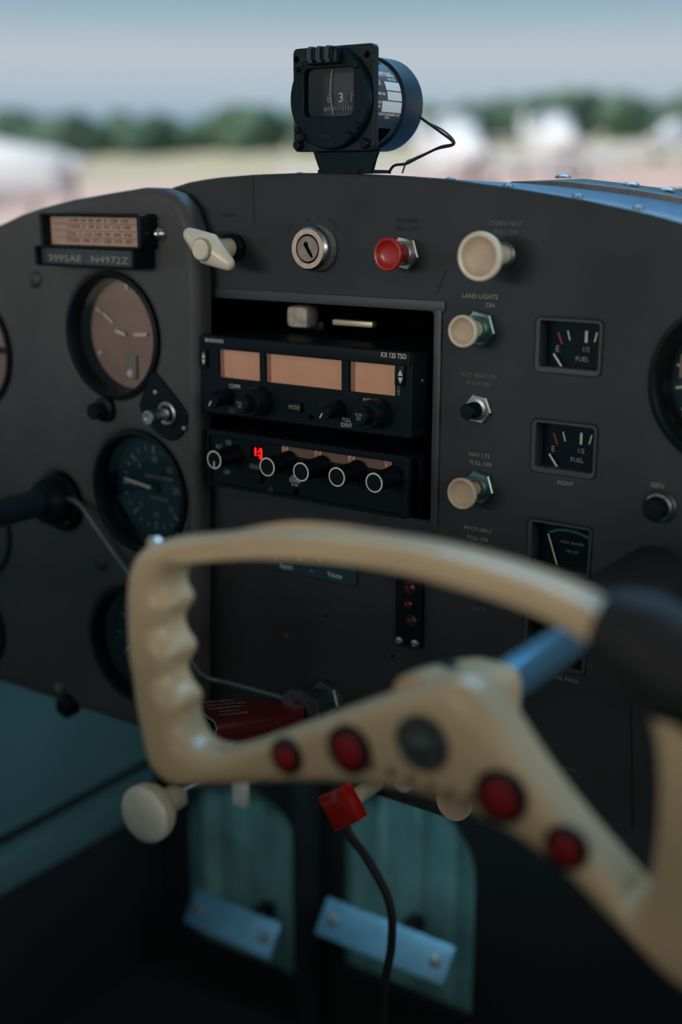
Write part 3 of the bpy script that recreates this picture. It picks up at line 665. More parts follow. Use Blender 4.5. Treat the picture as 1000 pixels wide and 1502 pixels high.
tag(g0, 'thin grey metal conduit bending from the left control tube down to the brake handle', 'conduit')

# ---------------------------------------------------------------- parking brake handle
B = at(483, 1020); g = thing('brake_handle', B, 'dark red chipped channel handle on a steel socket under the radios', 'handle')
hexnut('hex_nut', .0200, .007, STEEL, g, ang=15)
_, LB = reach((483, 1020), (437, 1044))
lathe('socket_tube', [(.0085, .005), (.0085, LB), (.0060, LB)], mat('dark_steel', (84, 104, 116), .35, .8, noise=.2), g, seg=32)
lathe('washer', [(.006, LB-.003), (.0150, LB-.003), (.0150, LB-.001), (.006, LB-.001)], STEEL, g, seg=40)
e0 = Vector((B.x, -LB, B.z)); e1 = at(292, 1062, -.100); d = (e1-e0).normalized(); ln = (e1-e0).length
side = d.cross(Vector((0, 0, 1))).normalized(); upv = side.cross(d)
bm = bmesh.new(); rings = []
def sect(t, W, H, r, inner=0):
    pts = rrect(-W/2, -H/2, W/2, H/2, r, 3); c = e0+d*(ln*t)
    return [bm.verts.new(c+side*x+upv*z-B) for x, z in pts]
prf = [(0, .014, .014, .004), (.12, .020, .014, .004), (.3, .032, .015, .004), (1, .040, .016, .005)]
for p in prf: rings.append(sect(*p))
for W, H, r, t in ((.0375, .0135, .004, 1), (.0300, .0125, .004, .3)): rings.append(sect(t, W, H, r))
n = len(rings[0])
for s, e in zip(rings, rings[1:]):
    for j in range(n): bm.faces.new((s[j], s[(j+1) % n], e[(j+1) % n], e[j]))
bm.faces.new(rings[0]); bm.faces.new(rings[-1]); bmesh.ops.recalc_face_normals(bm, faces=bm.faces)
ob('channel_grip', frombm(bm), REDPAINT, g, 50)
bm = bmesh.new(); r1 = sect(1.0, .0402, .0162, .005); r2 = sect(1.004, .0402, .0162, .005); r3 = sect(1.004, .0376, .0136, .004); r4 = sect(1.0, .0376, .0136, .004)
for s, e in ((r1, r2), (r2, r3), (r3, r4)):
    for j in range(n): bm.faces.new((s[j], s[(j+1) % n], e[(j+1) % n], e[j]))
ob('bare_metal_rim', frombm(bm), STEEL, g)
yt_ = upv.cross(-d)
for k, s_ in enumerate(('PARKING BRAKE', 'PULL OUT AND TURN', 'TO SET BRAKE', 'PUSH IN', 'TO RELEASE')):
    cu_ = bpy.data.curves.new('t', 'FONT'); cu_.body = s_; cu_.size = .0036; cu_.align_x = 'CENTER'; me = curve_mesh(cu_)
    c = e0+d*(ln*.76)+upv*.0082+yt_*(.011-.0055*k)-B
    M = Matrix((-d, yt_, upv)).transposed().to_4x4(); M.translation = c
    me.transform(M); ob('lettering', me, GREYP, g)

# ---------------------------------------------------------------- knobs under the panel edge
B, L = reach((290, 1150), (216, 1195)); g = thing('throttle_knob', B, 'big round white knurled knob hanging below the left grip of the yoke', 'knob')
lathe('shaft', [(.0038, -.01), (.0038, L-.024)], STEEL, g, seg=20)
lathe('neck', [(.0062, L-.033), (.0090, L-.031), (.0092, L-.020), (.0110, L-.014)], CREAM, g, seg=40, smooth=60)
lathe('knurled_side', [(.0110, L-.014), (.0172, L-.0105), (.0203, L-.005), (.0208, L+.002)], CREAM, g, seg=110, knurl=.012, smooth=12)
lathe('domed_cap', [(.0208, L+.002), (.0202, L+.0045), (.0175, L+.0068), (.010, L+.0085), (0, L+.009)], mat('cream_cap', (240, 240, 232), .3, noise=.06, scale=100, coat=.3), g, seg=64, smooth=70)
B, L = reach((552, 1148), (502, 1181)); g = thing('square_red_knob', B, 'glossy red square block knob on a white stem below the yoke arm', 'knob')
lathe('stem', [(.0052, -.005), (.0055, L-.012), (.0055, L-.004)], CREAM, g, seg=28)
box('red_block', (0, -L, 0), (.0225, .010, .0235), REDG, g, bev=.0012, M=Matrix.Rotation(R(-36), 4, 'Y'))
B, L = reach((615, 1130), (590, 1150)); g = thing('small_pale_knob', B, 'small pale blue white knob tip peeping out under the middle of the yoke arm', 'knob')
lathe('knob_body', [(.004, -.004), (.004, L-.006), (.0064, L-.003), (.0066, L), (.0050, L+.002), (0, L+.003)], mat('pale_blue_white', (215, 225, 232), .3), g, seg=32, smooth=60)
B, L = reach((700, 1150), (663, 1176)); g = thing('ribbed_knob', B, 'cream ribbed round knob half hidden behind the yoke arm near its emblem', 'knob')
lathe('stem', [(.004, -.005), (.004, L-.006)], CREAM, g, seg=24)
lathe('ribbed_disc', [(.004, L-.008), (.0105, L-.006), (.0112, L-.002), (.0108, L)], CREAMD, g, seg=90, knurl=.04, smooth=10)
lathe('face', [(.0108, L), (.008, L-.001), (0, L-.0012)], CREAMD, g, seg=48)
o = thing('white_tab_handle', at(372, 1140), 'small white upright tab hanging under the lower left arm of the yoke', 'handle')
lathe('stem', [(.003, -.004), (.003, .012)], STEEL, o, seg=16)
box('tab', (0, -.014, -.005), (.0115, .006, .020), mat('white_plastic', (245, 250, 252), .4), o, bev=.0015)
o = thing('cream_lever', at(350, 1077), 'cream lever end under the dark red channel handle', 'lever')
lathe('stem', [(.003, -.004), (.003, .018)], STEEL, o, seg=16); box('lever_end', (-.004, -.022, -.001), (.030, .010, .012), CREAM, o, bev=.003)
# hanging cable
cp = [at(500, 1150, .01), at(508, 1215, .01), at(540, 1262, .01), at(571, 1325, .01), at(574, 1385, .01), at(565, 1440, .01), at(560, 1520, .01)]
o = tube('hanging_cable', cp, .0030, RUBBER, None, loc=cp[0]); o.location = cp[0]; tag(o, 'black cable hanging from under the panel past the foot wells', 'cable')
# teal bracket strip seen beside the left panel
p = at(313, 985, .01); o = box('side_bracket', (0, 0, 0), (.006, .004, .026), TEAL, None, bev=.0006); 
o.location = Vector((p.x, -.0025, p.z)); tag(o, 'thin teal bracket strip beside the left panel behind the yoke grip', 'bracket')

# ---------------------------------------------------------------- foot wells: pedals
def pedal(name, px0, px1, py0, py1, label):
    a = at(px0, py0, YW-.04); b = at(px1, py1, YW-.04); c = (a+b)/2
    g = thing(name, c, label, 'pedal', None)
    W = (b.x-a.x); H = .034
    rot = Matrix.Rotation(R(-38), 4, 'X')
    box('pedal_plate', (0, 0, 0), (W, .004, H), ALU, g, bev=.001, M=rot)
    for s in (-1, 1): lathe('plate_rivet', [(.006, .002), (.005, .0045), (0, .006)], STEEL, g, rot @ Vector((s*W*.40, 0, 0)), seg=16, rot=rot)
    box('pedal_arm', (0, .03, -.012), (.014, .06, .012), DARKM, g)
    return g
pedal('rudder_pedal', 472, 660, 1355, 1405, 'bare metal rudder pedal plate, brighter right one below the foot well')
pedal('rudder_pedal', 280, 404, 1335, 1375, 'dim rudder pedal plate with painted blue sky reflection, left one below the foot well')
o = box('pedal_post', (0, 0, 0), (.022, .024, .30), DARKM, None, bev=.008); o.location = (-.622, .232, .15); tag(o, 'dark post standing between the two arched foot wells', 'post')
TEALD2 = mat('dark_ledge', (26, 44, 50), .8)
o = box('floor_hump', (0, 0, 0), (.35, .12, .07), TEALD2, None, bev=.02); o.location = (-.28, .14, .035); tag(o, 'low dark teal ledge on the floor at right of the foot wells', 'ledge')

# ---------------------------------------------------------------- right yoke
YC = Vector((at(975, 842).x, -.24, at(975, 842).z))
yk = thing('control_yoke', YC, 'beige closed loop control yoke with red medallions, out of focus in front', 'yoke')
mm = lambda L_: [(YC.x+x/1000, YC.z+z/1000) for x, z in L_]
def up(px, py, Y): p = at(px, py, Y); return ((p.x-YC.x)*1000, (p.z-YC.z)*1000)
Yf, Yb = -.250, -.228
b_, f_ = Yb, Yf
Ym = YC.y
PAIRS = [(up(290, 775, Ym), up(322, 830, Ym)), (up(400, 767, Ym), up(410, 817, Ym)), (up(550, 777, Ym), up(520, 828, Ym)), (up(700, 804, Ym), up(650, 858, Ym)), (up(850, 853, Ym), up(790, 903, Ym)),
         ((88, 60), (72, 42)), ((111, 54), (83, 35)), ((122, 39), (88, 24)), ((128, 12), (90.5, 6)), ((129, -20), (90.5, -16)), ((127, -44), (88, -30)), ((113, -62), (82, -35)),
         (up(950, 1372, Ym), up(905, 1268, Ym)), (up(850, 1282, Ym), up(845, 1185, Ym)), (up(770, 1225, Ym), up(790, 1105, Ym)), (up(690, 1184, Ym), up(745, 1030, Ym)), (up(620, 1160, Ym), up(695, 982, Ym)),
         (up(550, 1147, Ym), up(615, 1000, Ym)), (up(450, 1143, Ym), up(495, 1042, Ym)), (up(330, 1146, Ym), up(365, 1089, Ym)), (up(262, 1144, Ym), up(322, 1092, Ym)), (up(229, 1118, Ym), up(302, 1074, Ym)),
         (up(218, 1085, Ym), up(292, 1046, Ym)), (up(212, 1060, Ym), up(294, 1023, Ym)), (up(207, 1035, Ym), up(279, 1000, Ym)), (up(203, 1010, Ym), up(274, 980, Ym)), (up(199, 985, Ym), up(287, 953, Ym)), (up(195, 960, Ym), up(273, 926, Ym)),
         (up(192, 930, Ym), up(271, 908, Ym)), (up(190, 900, Ym), up(285, 884, Ym)), (up(189, 870, Ym), up(276, 861, Ym)), (up(191, 835, Ym), up(279, 845, Ym)), (up(199, 808, Ym), up(288, 836, Ym)), (up(216, 790, Ym), up(296, 831, Ym)), (up(245, 781, Ym), up(306, 829, Ym))]
_P = []
for k, (o_, i_) in enumerate(PAIRS):      # the silhouette of the thick rounded rim lies outside its mid plane outline
    o_, i_ = Vector(o_), Vector(i_); u_ = (i_-o_).normalized()
    mo = 0 if o_.x > 100 else 1; mi = 0 if o_.x > 100 else 1
    _P.append(((o_.x+7*u_.x*mo, o_.y+2.6*u_.y), (i_.x-7*u_.x*mi, i_.y-2.6*u_.y)))
PAIRS = _P
OU = smoothpts([p[0] for p in PAIRS], 5); IN = smoothpts([p[1] for p in PAIRS], 5)
bm = bmesh.new(); rings = []; HT = .0125
for (ox, oz), (ix, iz) in zip(OU, IN):
    o_ = Vector((ox/1000, 0, oz/1000)); i_ = Vector((ix/1000, 0, iz/1000)); L_ = (i_-o_).length; u_ = (i_-o_)/L_; ext = 0
    pts = rrect(-ext, -HT, L_+ext, HT, .0085, 5)
    rings.append([bm.verts.new(o_+u_*a+Vector((0, b, 0))) for a, b in pts])
n = len(rings[0])
for s_, e_ in zip(rings, rings[1:]+rings[:1]):
    for j_ in range(n): bm.faces.new((s_[j_], s_[(j_+1) % n], e_[(j_+1) % n], e_[j_]))
bmesh.ops.recalc_face_normals(bm, faces=bm.faces)
ob('loop_rim', frombm(bm), YOKE, yk, 80)
# hub boss running back to the tube
bm = bmesh.new(); rings = []
for y, hw, zt_, zb_, cxo in ((-.236, .0175, .0205, -.012, 0), (-.226, .0165, .0200, -.012, 0), (-.212, .0145, .0180, -.012, 0), (-.198, .0130, .0150, -.012, 0), (-.190, .0125, .0130, -.012, 0)):
    pts = rrect(-hw, zb_, hw, zt_, min(hw, (zt_-zb_)/2)*.55, 4); rings.append([bm.verts.new((x, y-YC.y, z)) for x, z in pts])
n = len(rings[0])
for s, e in zip(rings, rings[1:]):
    for j in range(n): bm.faces.new((s[j], s[(j+1) % n], e[(j+1) % n], e[j]))
bm.faces.new(rings[0]); bm.faces.new(rings[-1]); bmesh.ops.recalc_face_normals(bm, faces=bm.faces)
ob('hub_boss', frombm(bm), YOKE, yk, 60)
p = at(677, 999, -.20); lathe('boss_screw', [(.0035, 0), (.0035, .001), (0, .0012)], BLACK, yk, (-.004, .022, .0188), seg=16, rot=UPR)
lathe('chrome_tube', [(.0095, -.26), (.0095, -.045)], mat('chrome_tube_sky_reflection', (140, 205, 240), .25, .85), yk, seg=40)  # blue sky reflection put into the chrome's base colour
def med(px, py, r, label, m):
    p = at(px, py, YC.y-.0127)-YC
    k = lathe('medallion', [(r*1.40, -.001), (r*1.40, .0010), (r, .0022)], BLACK, yk, p, seg=36)
    lathe('medallion_face', [(r, .0016), (r*.6, .0024), (0, .0026)], m, k, p, seg=36)
    k['label'] = label; return k
for px, py, r in ((421, 1109, .0054), (513, 1099, .0070), (735, 1168, .0072), (831, 1243, .0058)): med(px, py, r, 'round red medallion with a black rim', REDD)
e = at(620, 1089, YC.y-.0127)-YC
k = lathe('emblem', [(.0108, 0), (.0108, .0014), (.0098, .0024), (.0092, .0016), (0, .0018)], mat('dark_blue_emblem', (34, 48, 58), .3, coat=.5), yk, e, seg=44); k['label'] = 'round dark blue emblem in the yoke hub'
lathe('emblem_ring', [(.0080, .0019), (.0080, .0023), (.0070, .0023), (.0070, .0019)], mat('emblem_silver', (110, 122, 116), .4, .5), k, e, seg=40)
plate('emblem_mark', [(e.x+YC.x+.0052*math.cos(t), e.z+YC.z+.0018+.0030*math.sin(t)) for t in [2*math.pi*j/20 for j in range(20)]], [], YC.y-.0127-.0030, .0008, 0, mat('emblem_silver', (0, 0, 0)), k, YC)
for i, (px, py) in enumerate(((545, 1122), (574, 1132), (603, 1143), (632, 1153), (660, 1163), (688, 1170))):
    p = at(px, py, YC.y-.0127)-YC; lathe('embossed_dot', [(.0022, -.001), (.0020, .0006), (0, .0008)], mat('brown_dot', (120, 98, 72), .6), yk, p, seg=14)
p = at(220, 797, Yb-.005)-YC; lathe('corner_screw', [(.0036, -.001), (.0036, .001), (.0028, .0018), (0, .0019)], mat('bright_screw', (240, 240, 235), .25, .6), yk, (p.x+.003, p.y, p.z-.0002), seg=18)
bm_pts = [YC+Vector((.066, 0, .056)), YC+Vector((.080, .0, .053)), YC+Vector((.096, .0, .046)), YC+Vector((.103, 0, .040)), YC+Vector((.106, 0, .033))]
tube('rubber_wrap', bm_pts, .0155, RUBBER, yk, n=6, loc=YC, seg=20, radii=[.85, 1.12, 1.2, 1.1, .9])
lathe('rubber_sleeve', [(.0100, .145-.24+.0), (.0175, -.147), (.0190, -.152), (.0190, -.225), (.0150, -.228), (.0100, -.228)][1:], RUBBER, yk, seg=40)
# collar of the right tube on the panel
g = thing('tube_collar', COL, 'dark round collar on the panel round the right control tube', 'collar')
lathe('ring', [(.0170, -.012), (.0180, 0), (.0180, .003), (.0168, .0045), (.0145, .0045), (.0140, -.006)], mat('dark_green_ring', (60, 76, 78), .45, .3), g, seg=48)
lathe('inner_ball', [(.0142, -.004), (.0142, .001), (.0120, .006), (.0110, .0065)], BLACKM, g, seg=40)

# ---------------------------------------------------------------- compass on the glareshield
YP = -.004
tl, br = at(430, 145, YP), at(549, 145, YP); zt = at(490, 67, YP).z; zb = at(490, 222, YP).z
cx, cz = (tl.x+br.x)/2, (zt+zb)/2; CP = Vector((cx, YP, ztop(cx)))
c = thing('magnetic_compass', CP, 'black magnetic compass with square plate standing on top of the panel', 'compass')
plate('mounting_plate', rrect(tl.x, zb, br.x, zt, .003), [circ(cx, cz, .022)], YP, .0045, .0006, mat('black_compass_plate', (10, 28, 36), .4, spec=.2), c, CP)
RB = (zt-zb)*.485; CL = Vector((cx, YP, cz))-CP
CB = mat('compass_black', (8, 26, 34), .36, spec=.12)
lathe('front_disc', [(RB*.98, 0), (RB, .001), (RB, .0034), (RB*.975, .0042)], CB, c, CL, seg=72)
dcx, dcz = cx+.0, cz
plate('face_plate', circ(cx, cz, RB*.976, 72), [rrect(cx-.0175, cz-.0095, cx+.0170, cz+.0165, .004)], YP-.0044, .004, .0004, CB, c, CP)
box('compass_bowl', Vector((cx, YP+.016, cz+.0035))-CP, (.0365, .003, .028), mat('compass_bowl_dark', (36, 30, 28), .5), c)
# curved compass card with marks
lathe('compass_card', [(.0155, -.0035), (.0155, .0035)], mat('card_black', (30, 28, 28), .6), c, Vector((cx, YP+.0185, cz-.0005))-CP, seg=64, rot=Matrix.Rotation(R(90), 4, 'X'))
def card(s, ang_, z, h, m=WHITEP, nm='card_numeral'):
    cu_ = bpy.data.curves.new('t', 'FONT'); cu_.body = s; cu_.size = h*1.38; cu_.align_x = 'CENTER'; cu_.align_y = 'CENTER'; me = curve_mesh(cu_)
    me.transform(Matrix(((1, 0, 0, 0), (0, 0, -1, 0), (0, 1, 0, 0), (0, 0, 0, 1))))
    me.transform(Matrix.Translation(Vector((cx, YP+.0185, cz-.0005+z))-CP) @ Matrix.Rotation(R(ang_), 4, 'Z') @ Matrix.Translation((0, -.01575, 0)))
    return ob(nm, me, m, c)
card('6', -22, .0012, .0050, GREYP); card('3', 12, .0012, .0052); card('N', 41, .0012, .0050, GREYP)
for k in range(-9, 16):
    bm = bmesh.new(); boxbm(bm, (0, -.01575, 0), (.0005, .0002, .0026 if k % 2 else .0018)); bmesh.ops.transform(bm, matrix=Matrix.Translation(Vector((cx, YP+.0185, cz-.0048))-CP) @ Matrix.Rotation(R(k*5.6), 4, 'Z'), verts=bm.verts)
    ob('card_mark', frombm(bm), GREYP, c)
tube('lubber_line', [Vector((cx+.0012, YP-.0025, cz+.0155)), Vector((cx+.0004, YP-.0032, cz+.004)), Vector((cx+.0018, YP-.0025, cz-.0085))], .0003, GREYP, c, loc=CP)
o = plate('crystal', rrect(cx-.0174, cz-.0095, cx+.0172, cz+.0165, .004), [], YP-.0018, 0, 0, GLASS, c, CP)
if o.data.polygons[0].normal.y > 0: o.data.flip_normals()
# top knobs / lamp hood
bm = bmesh.new()
for dx in (-.0075, -.0015, .0045):
    boxbm(bm, Vector((cx+dx, YP-.008, cz+RB*.84))-CP, (.0052, .009, .0085))
bmesh.ops.bevel(bm, geom=bm.edges[:], offset=.0012, segments=2, affect='EDGES')
ob('lamp_hood', frombm(bm), mat('glossy_black', (14, 17, 20), .15, coat=.6), c, 50)
box('hood_base', Vector((cx-.0015, YP-.006, cz+RB*.82))-CP, (.022, .008, .009), CB, c, bev=.0015)
bl = Vector((cx, YP-.0046, cz))
for dx, dz, r in ((-.0215, .0165, .0017), (.0195, .0165, .0016), (-.0215, -.0165, .0019), (.0200, -.0150, .0018), (-.0185, -.0205, .0026), (.0145, -.0205, .0024)):
    lathe('face_screw', [(r, 0), (r, .0014), (r*.7, .0022), (r*.25, .0022), (0, .0014)], BLACKM, c, bl+Vector((dx, 0, dz))-CP, seg=18)
for dx, dz in ((-.0255, .0225), (.0232, .0225)): lathe('plate_hole', [(.0019, .0001), (0, .0002)], VOID, c, Vector((cx+dx, YP, cz+dz))-CP, seg=18)
for dx, dz in ((-.0240, -.0245), (.0225, -.0245)): lathe('plate_screw', [(.0030, 0), (.0030, .0022), (.0022, .0034), (.0008, .0034), (0, .0024)], BLACK, c, Vector((cx+dx, YP, cz+dz))-CP, seg=20)
text('lettering', 'METAL', Vector((cx-.002, YP-.0047, cz-.0205)), .0016, mat('dim_print', (44, 52, 56), .6), c, CP)
# housing behind
RH = .0265; HB = Vector((cx+.001, YP, cz-.001))-CP
HM = mat('housing_blue_black', (52, 66, 80), .42, spec=.4, noise=.12, scale=60)
lathe('housing', [(RH*.93, -.004), (RH*.93, -.030), (RH*.93, -.034)], HM, c, HB, seg=72)
lathe('rear_flange', [(RH*.93, -.033), (RH, -.034), (RH, -.052), (RH*.97, -.054), (RH*.5, -.056), (0, -.056)], mat('flange_blue', (28, 48, 64), .45, spec=.3), c, HB, seg=72)
for a0, a1 in ((58, 88), (-62, -36)):
    bm = bmesh.new(); vs = []
    for k in range(9):
        a = R(a0+(a1-a0)*k/8); rr = RH*.935
        vs.append([bm.verts.new(Vector((rr*math.cos(a), y, rr*math.sin(a)))+HB) for y in (.006, .028)])
    for s_, e_ in zip(vs, vs[1:]): bm.faces.new((s_[0], s_[1], e_[1], e_[0]))
    ob('housing_slot', frombm(bm), VOID, c)
def lab(a0, a1, y0, y1, rr, m, nm, nseg=10):
    bm = bmesh.new(); vs = []
    for k in range(nseg+1):
        a = R(a0+(a1-a0)*k/nseg); vs.append([bm.verts.new(Vector((rr*math.cos(a), y, rr*math.sin(a)))+HB) for y in (y0, y1)])
    for s, e_ in zip(vs, vs[1:]): bm.faces.new((s[0], s[1], e_[1], e_[0]))
    return ob(nm, frombm(bm), m, c, 60)
RL = RH*.935
lab(42, -24, .0052, .0325, RL, mat('label_brown', (78, 66, 62), .4), 'data_label', 16)
LW = mat('label_white', (240, 238, 235), .6)
lab(25, 13.5, .0165, .0318, RL+.0002, LW, 'label_box'); lab(12, 1, .0170, .0318, RL+.0002, LW, 'label_box'); lab(-.5, -14, .0115, .0318, RL+.0002, LW, 'label_box')
def ltext(s, a, y, h, al='LEFT'):
    cu_ = bpy.data.curves.new('t', 'FONT'); cu_.body = s; cu_.size = h*1.38; cu_.align_x = al; cu_.align_y = 'CENTER'; cu_.offset = .00005; me = curve_mesh(cu_)
    me.transform(Matrix(((0, 0, 1, 0), (1, 0, 0, 0), (0, 1, 0, 0), (0, 0, 0, 1))))   # reads along +y, faces +x
    me.transform(Matrix.Translation(HB) @ Matrix.Rotation(R(-a), 4, 'Y') @ Matrix.Translation((RL+.0003, y, 0)))
    return ob('label_lettering', me, LW, c)
ltext('INSTRUMENTS INC', 37.5, .0175, .0017, 'CENTER'); ltext('MAGNETIC COMPASS', 34, .0180, .0017, 'CENTER'); ltext('C-2300', 31, .0055, .0015); ltext('FOR TSO', 28.5, .021, .0015)
ltext('PART', 24, .0075, .0014); ltext('NO.', 20.5, .0085, .0014); ltext('SER. NO.', 8, .0075, .0014); ltext('DATE', -3, .0055, .0014); ltext('MFG', -8, .0060, .0014); ltext('AIRCRAFT INSTRUMENT CO', -17, .0185, .0014, 'CENTER'); ltext('U.S.A.', -20.5, .0185, .0014, 'CENTER')
box('silver_tab', Vector((cx+.0175, YP+.010, cz-.0185))-CP, (.003, .012, .0055), mat('silver_tab_metal', (200, 195, 190), .4, .5), c)
# bracket foot
fo = [(xz(449, 222, YP)[0], zb+.001), (xz(546, 222, YP)[0], zb+.001), (xz(541, 232, YP)[0], zb-.004), (xz(535, 246, YP)[0], ztop(cx)-.0005), (xz(461, 246, YP)[0], ztop(cx)-.0005), (xz(455, 235, YP)[0], zb-.006)]
o = plate('bracket_foot', fo, [], YP+.006, .003, .0005, CB, c, CP)
box('bracket_base', Vector((cx, YP+.022, ztop(cx)+.0010))-CP, (.029, .034, .002), CB, c)
wp = [at(616, 172, .040), at(627, 180, .036), at(645, 193, .034), at(662, 206, .034), at(663, 212, .034), at(645, 216, .030), at(612, 232, .026), at(596, 240, .024), at(578, 243, .024), at(570, 254, .024)]
tube('lamp_wire', wp, .0008, RUBBER, c, loc=CP)
wp2 = [at(630, 181, .038), at(648, 190, .036), at(664, 204, .035), at(664, 213, .035), at(640, 219, .031), at(606, 233, .027), at(596, 238, .026), at(590, 254, .026)]
tube('lamp_wire', wp2, .0006, mat('grey_wire', (90, 95, 98), .35, .3), c, loc=CP)

# ---------------------------------------------------------------- airfield outside
def rayd(px, py): return (FWD + RGT*((px-500)/F) + UP*((751-py)/F)).normalized()
up_f = rayd(800, 186).cross(rayd(150, 208)).normalized()
if up_f.z < 0: up_f = -up_f
fw_ = (FWD-up_f*FWD.dot(up_f)).normalized(); rt_ = fw_.cross(up_f)
FO = CAM-up_f*1.85
FM = Matrix((rt_, fw_, up_f)).transposed().to_4x4(); FM.translation = FO
def fpos(px, D): return FM @ Vector(((px-500)/F*D, D, 0))
def quad(name, pts, m, z=0):
    bm = bmesh.new(); vs = [bm.verts.new((x, y, z)) for x, y in pts]; bm.faces.new(vs); me = frombm(bm); o = ob(name, me, m); o.matrix_world = FM; return struct(o)
GRASS = mat('dry_golden_grass', (190, 180, 150), .95, noise=.12, scale=.15)
TARM = mat('pinkish_tarmac', (216, 186, 174), .9, noise=.08, scale=.3)
quad('ground', [(-700, -300), (700, -300), (700, 900), (-700, 900)], GRASS, -.05)
quad('ground_apron', [(-200, 6), (200, 6), (200, 64), (-200, 58)], TARM, 0)
def tree(px, D, h, wd, gm, i):
    pos = fpos(px, D); lab_ = ('dark green round tree in the blurred tree line left of the compass' if px < 450 else 'dark green round tree in the blurred tree line right of the compass')
    t = bpy.data.objects.new('tree', None); C.objects.link(t); t.matrix_world = FM.copy(); t.location = pos
    tag(t, lab_, 'tree', 'trees of the far tree line at left' if px < 450 else 'trees of the far tree line at right')
    bm = bmesh.new()
    for k in range(9):
        r = wd*random.uniform(.28, .40); cpt = Vector((random.uniform(-.34, .34)*wd, random.uniform(-.3, .3)*wd, h*random.uniform(.22, .72)))
        v = bmesh.ops.create_icosphere(bm, subdivisions=2, radius=r)['verts']
        for q_ in v: q_.co = q_.co*random.uniform(.9, 1.12)+cpt
    ob('crown', frombm(bm), gm, t, 180)
    bm = bmesh.new(); bmesh.ops.create_cone(bm, segments=8, radius1=.28, radius2=.18, depth=h*.5, cap_ends=True, matrix=Matrix.Translation((0, 0, h*.25))); ob('trunk', frombm(bm), mat('bark', (70, 60, 50), .9), t)
GM = [mat('foliage_dark', (72, 96, 80), .9, noise=.2, scale=1), mat('foliage_mid', (82, 106, 86), .9, noise=.2, scale=1)]
tl_ = [(-40, 4.5), (10, 4.0), (60, 5.0), (105, 4.6), (150, 4.4), (200, 5.0), (240, 4.2), (285, 3.2), (330, 3.6), (372, 4.8), (410, 4.6), (455, 4.0), (500, 4.0), (560, 3.6), (610, 3.4), (660, 3.6),
       (700, 4.4), (740, 4.8), (780, 5.2), (820, 5.0), (860, 5.2), (900, 4.6), (940, 4.0), (985, 3.8), (1030, 3.8)]
for i, (px, h) in enumerate(tl_): tree(px, (152, 168, 184)[i % 3], h*1.22*(.92, 1.02, 1.12)[i % 3], 6.0, GM[i % 2], i)
WHITE = mat('white_aircraft_paint', (238, 236, 236), .35, coat=.3)
def loft(name, secs, m, parent, n=20):
    """sections (x, half width, z bottom, z top)"""
    bm = bmesh.new(); rings = []
    for x, hw, a_, b_ in secs:
        rings.append([bm.verts.new((x, hw*math.copysign(abs(math.cos(t))**.7, math.cos(t)), (a_+b_)/2+(b_-a_)/2*math.copysign(abs(math.sin(t))**.7, math.sin(t)))) for t in [2*math.pi*j/n for j in range(n)]])
    for s, e_ in zip(rings, rings[1:]):
        for j in range(n): bm.faces.new((s[j], s[(j+1) % n], e_[(j+1) % n], e_[j]))
    bm.faces.new(rings[0]); bm.faces.new(rings[-1]); bmesh.ops.recalc_face_normals(bm, faces=bm.faces)
    return ob(name, frombm(bm), m, parent, 50)
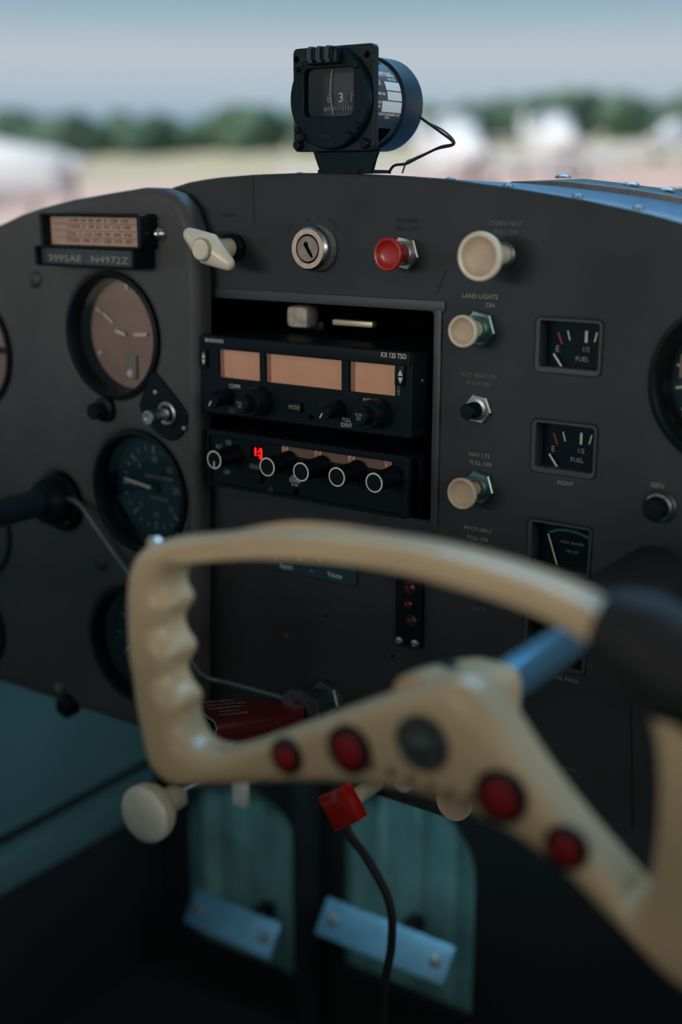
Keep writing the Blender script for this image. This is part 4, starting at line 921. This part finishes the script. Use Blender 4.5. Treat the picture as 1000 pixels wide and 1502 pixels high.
def aeroplane(px, D, yaw, label, wing_high=True, sc_=1.0):
    t = bpy.data.objects.new('parked_aeroplane', None); C.objects.link(t)
    t.matrix_world = Matrix.Translation(fpos(px, D)) @ FM.to_3x3().to_4x4() @ Matrix.Rotation(R(yaw), 4, 'Z') @ Matrix.Scale(sc_, 4); tag(t, label, 'aeroplane')
    loft('fuselage', [(-.1, .15, 1.15, 1.45), (.05, .42, .85, 1.55), (.8, .52, .72, 1.68), (1.4, .56, .65, 1.85), (2.0, .58, .62, 2.25), (3.0, .56, .66, 2.25), (4.2, .36, .90, 1.85), (6.6, .10, 1.25, 1.55)], WHITE, t)
    wz = 2.22 if wing_high else .85
    box('wing', (2.3, 0, wz), (1.45, 9.6, .16), WHITE, t, bev=.06)
    box('tailplane', (6.3, 0, 1.42), (.85, 3.1, .08), WHITE, t, bev=.03)
    box('fin', (6.35, 0, 1.85), (.8, .09, .8), WHITE, t, bev=.03, M=Matrix.Rotation(R(18), 4, 'Y'))
    box('windscreen', (1.72, 0, 1.98), (.06, .95, .42), mat('window_sky_reflection', (150, 165, 175), .15), t, M=Matrix.Rotation(R(35), 4, 'Y'))  # window glass coloured grey blue as a painted sky reflection
    for s in (-1, 1):
        box('side_window', (2.5, s*.575, 1.93), (1.2, .02, .34), mat('window_sky_reflection', (150, 165, 175), .15), t)
        lathe('wheel', [(0, -.08), (.2, -.08), (.24, 0), (.2, .08), (0, .08)], RUBBER, t, (2.3, s*1.1, .24), seg=24)
        box('gear_leg', (2.3, s*.85, .5), (.10, .06, .75), WHITE, t, M=Matrix.Rotation(R(s*38), 4, 'X'))
        if wing_high: box('strut', (2.1, s*1.3, 1.45), (.12, .06, 2.1), WHITE, t, M=Matrix.Rotation(R(-s*48), 4, 'X'))
    lathe('wheel', [(0, -.07), (.16, -.07), (.2, 0), (.16, .07), (0, .07)], RUBBER, t, (.55, 0, .2), seg=24)
    box('nose_leg', (.55, 0, .5), (.08, .08, .6), STEEL, t)
    for s in (0, 180): box('propeller_blade', (-.16, 0, 0), (.03, .13, .9), RUBBER, t, M=Matrix.Rotation(R(25), 4, 'X') @ Matrix.Rotation(R(s), 4, 'X') @ Matrix.Translation((0, 0, .45))).location = (0, 0, 1.3)
    lathe('spinner', [(.17, 0), (.12, .18), (0, .3)], WHITE, t, (-.1, 0, 1.3), seg=20, rot=Matrix.Rotation(R(-90), 4, 'Z'))
    return t
aeroplane(128, 22, 172, 'white parked aeroplane seen from the side at the left edge of the photo', False, 1.12)
aeroplane(712, 33, 101, 'white parked aeroplane seen from the nose, next to the compass wire', False, 1.0)
aeroplane(842, 45, 96, 'white parked aeroplane seen from the nose, middle of the three at right', False, 1.05)
aeroplane(960, 62, 50, 'white parked aeroplane at the right edge of the photo', False, .9)
# high wing and fuselage skin of our own aeroplane, overhead, shading the cabin
o = box('own_wing', (0, 0, 0), (7.5, 1.5, .14), WHITE, None, bev=.05); o.location = (-.35, -.75, 1.45); tag(o, 'high wing over the cabin, above the frame', 'wing')
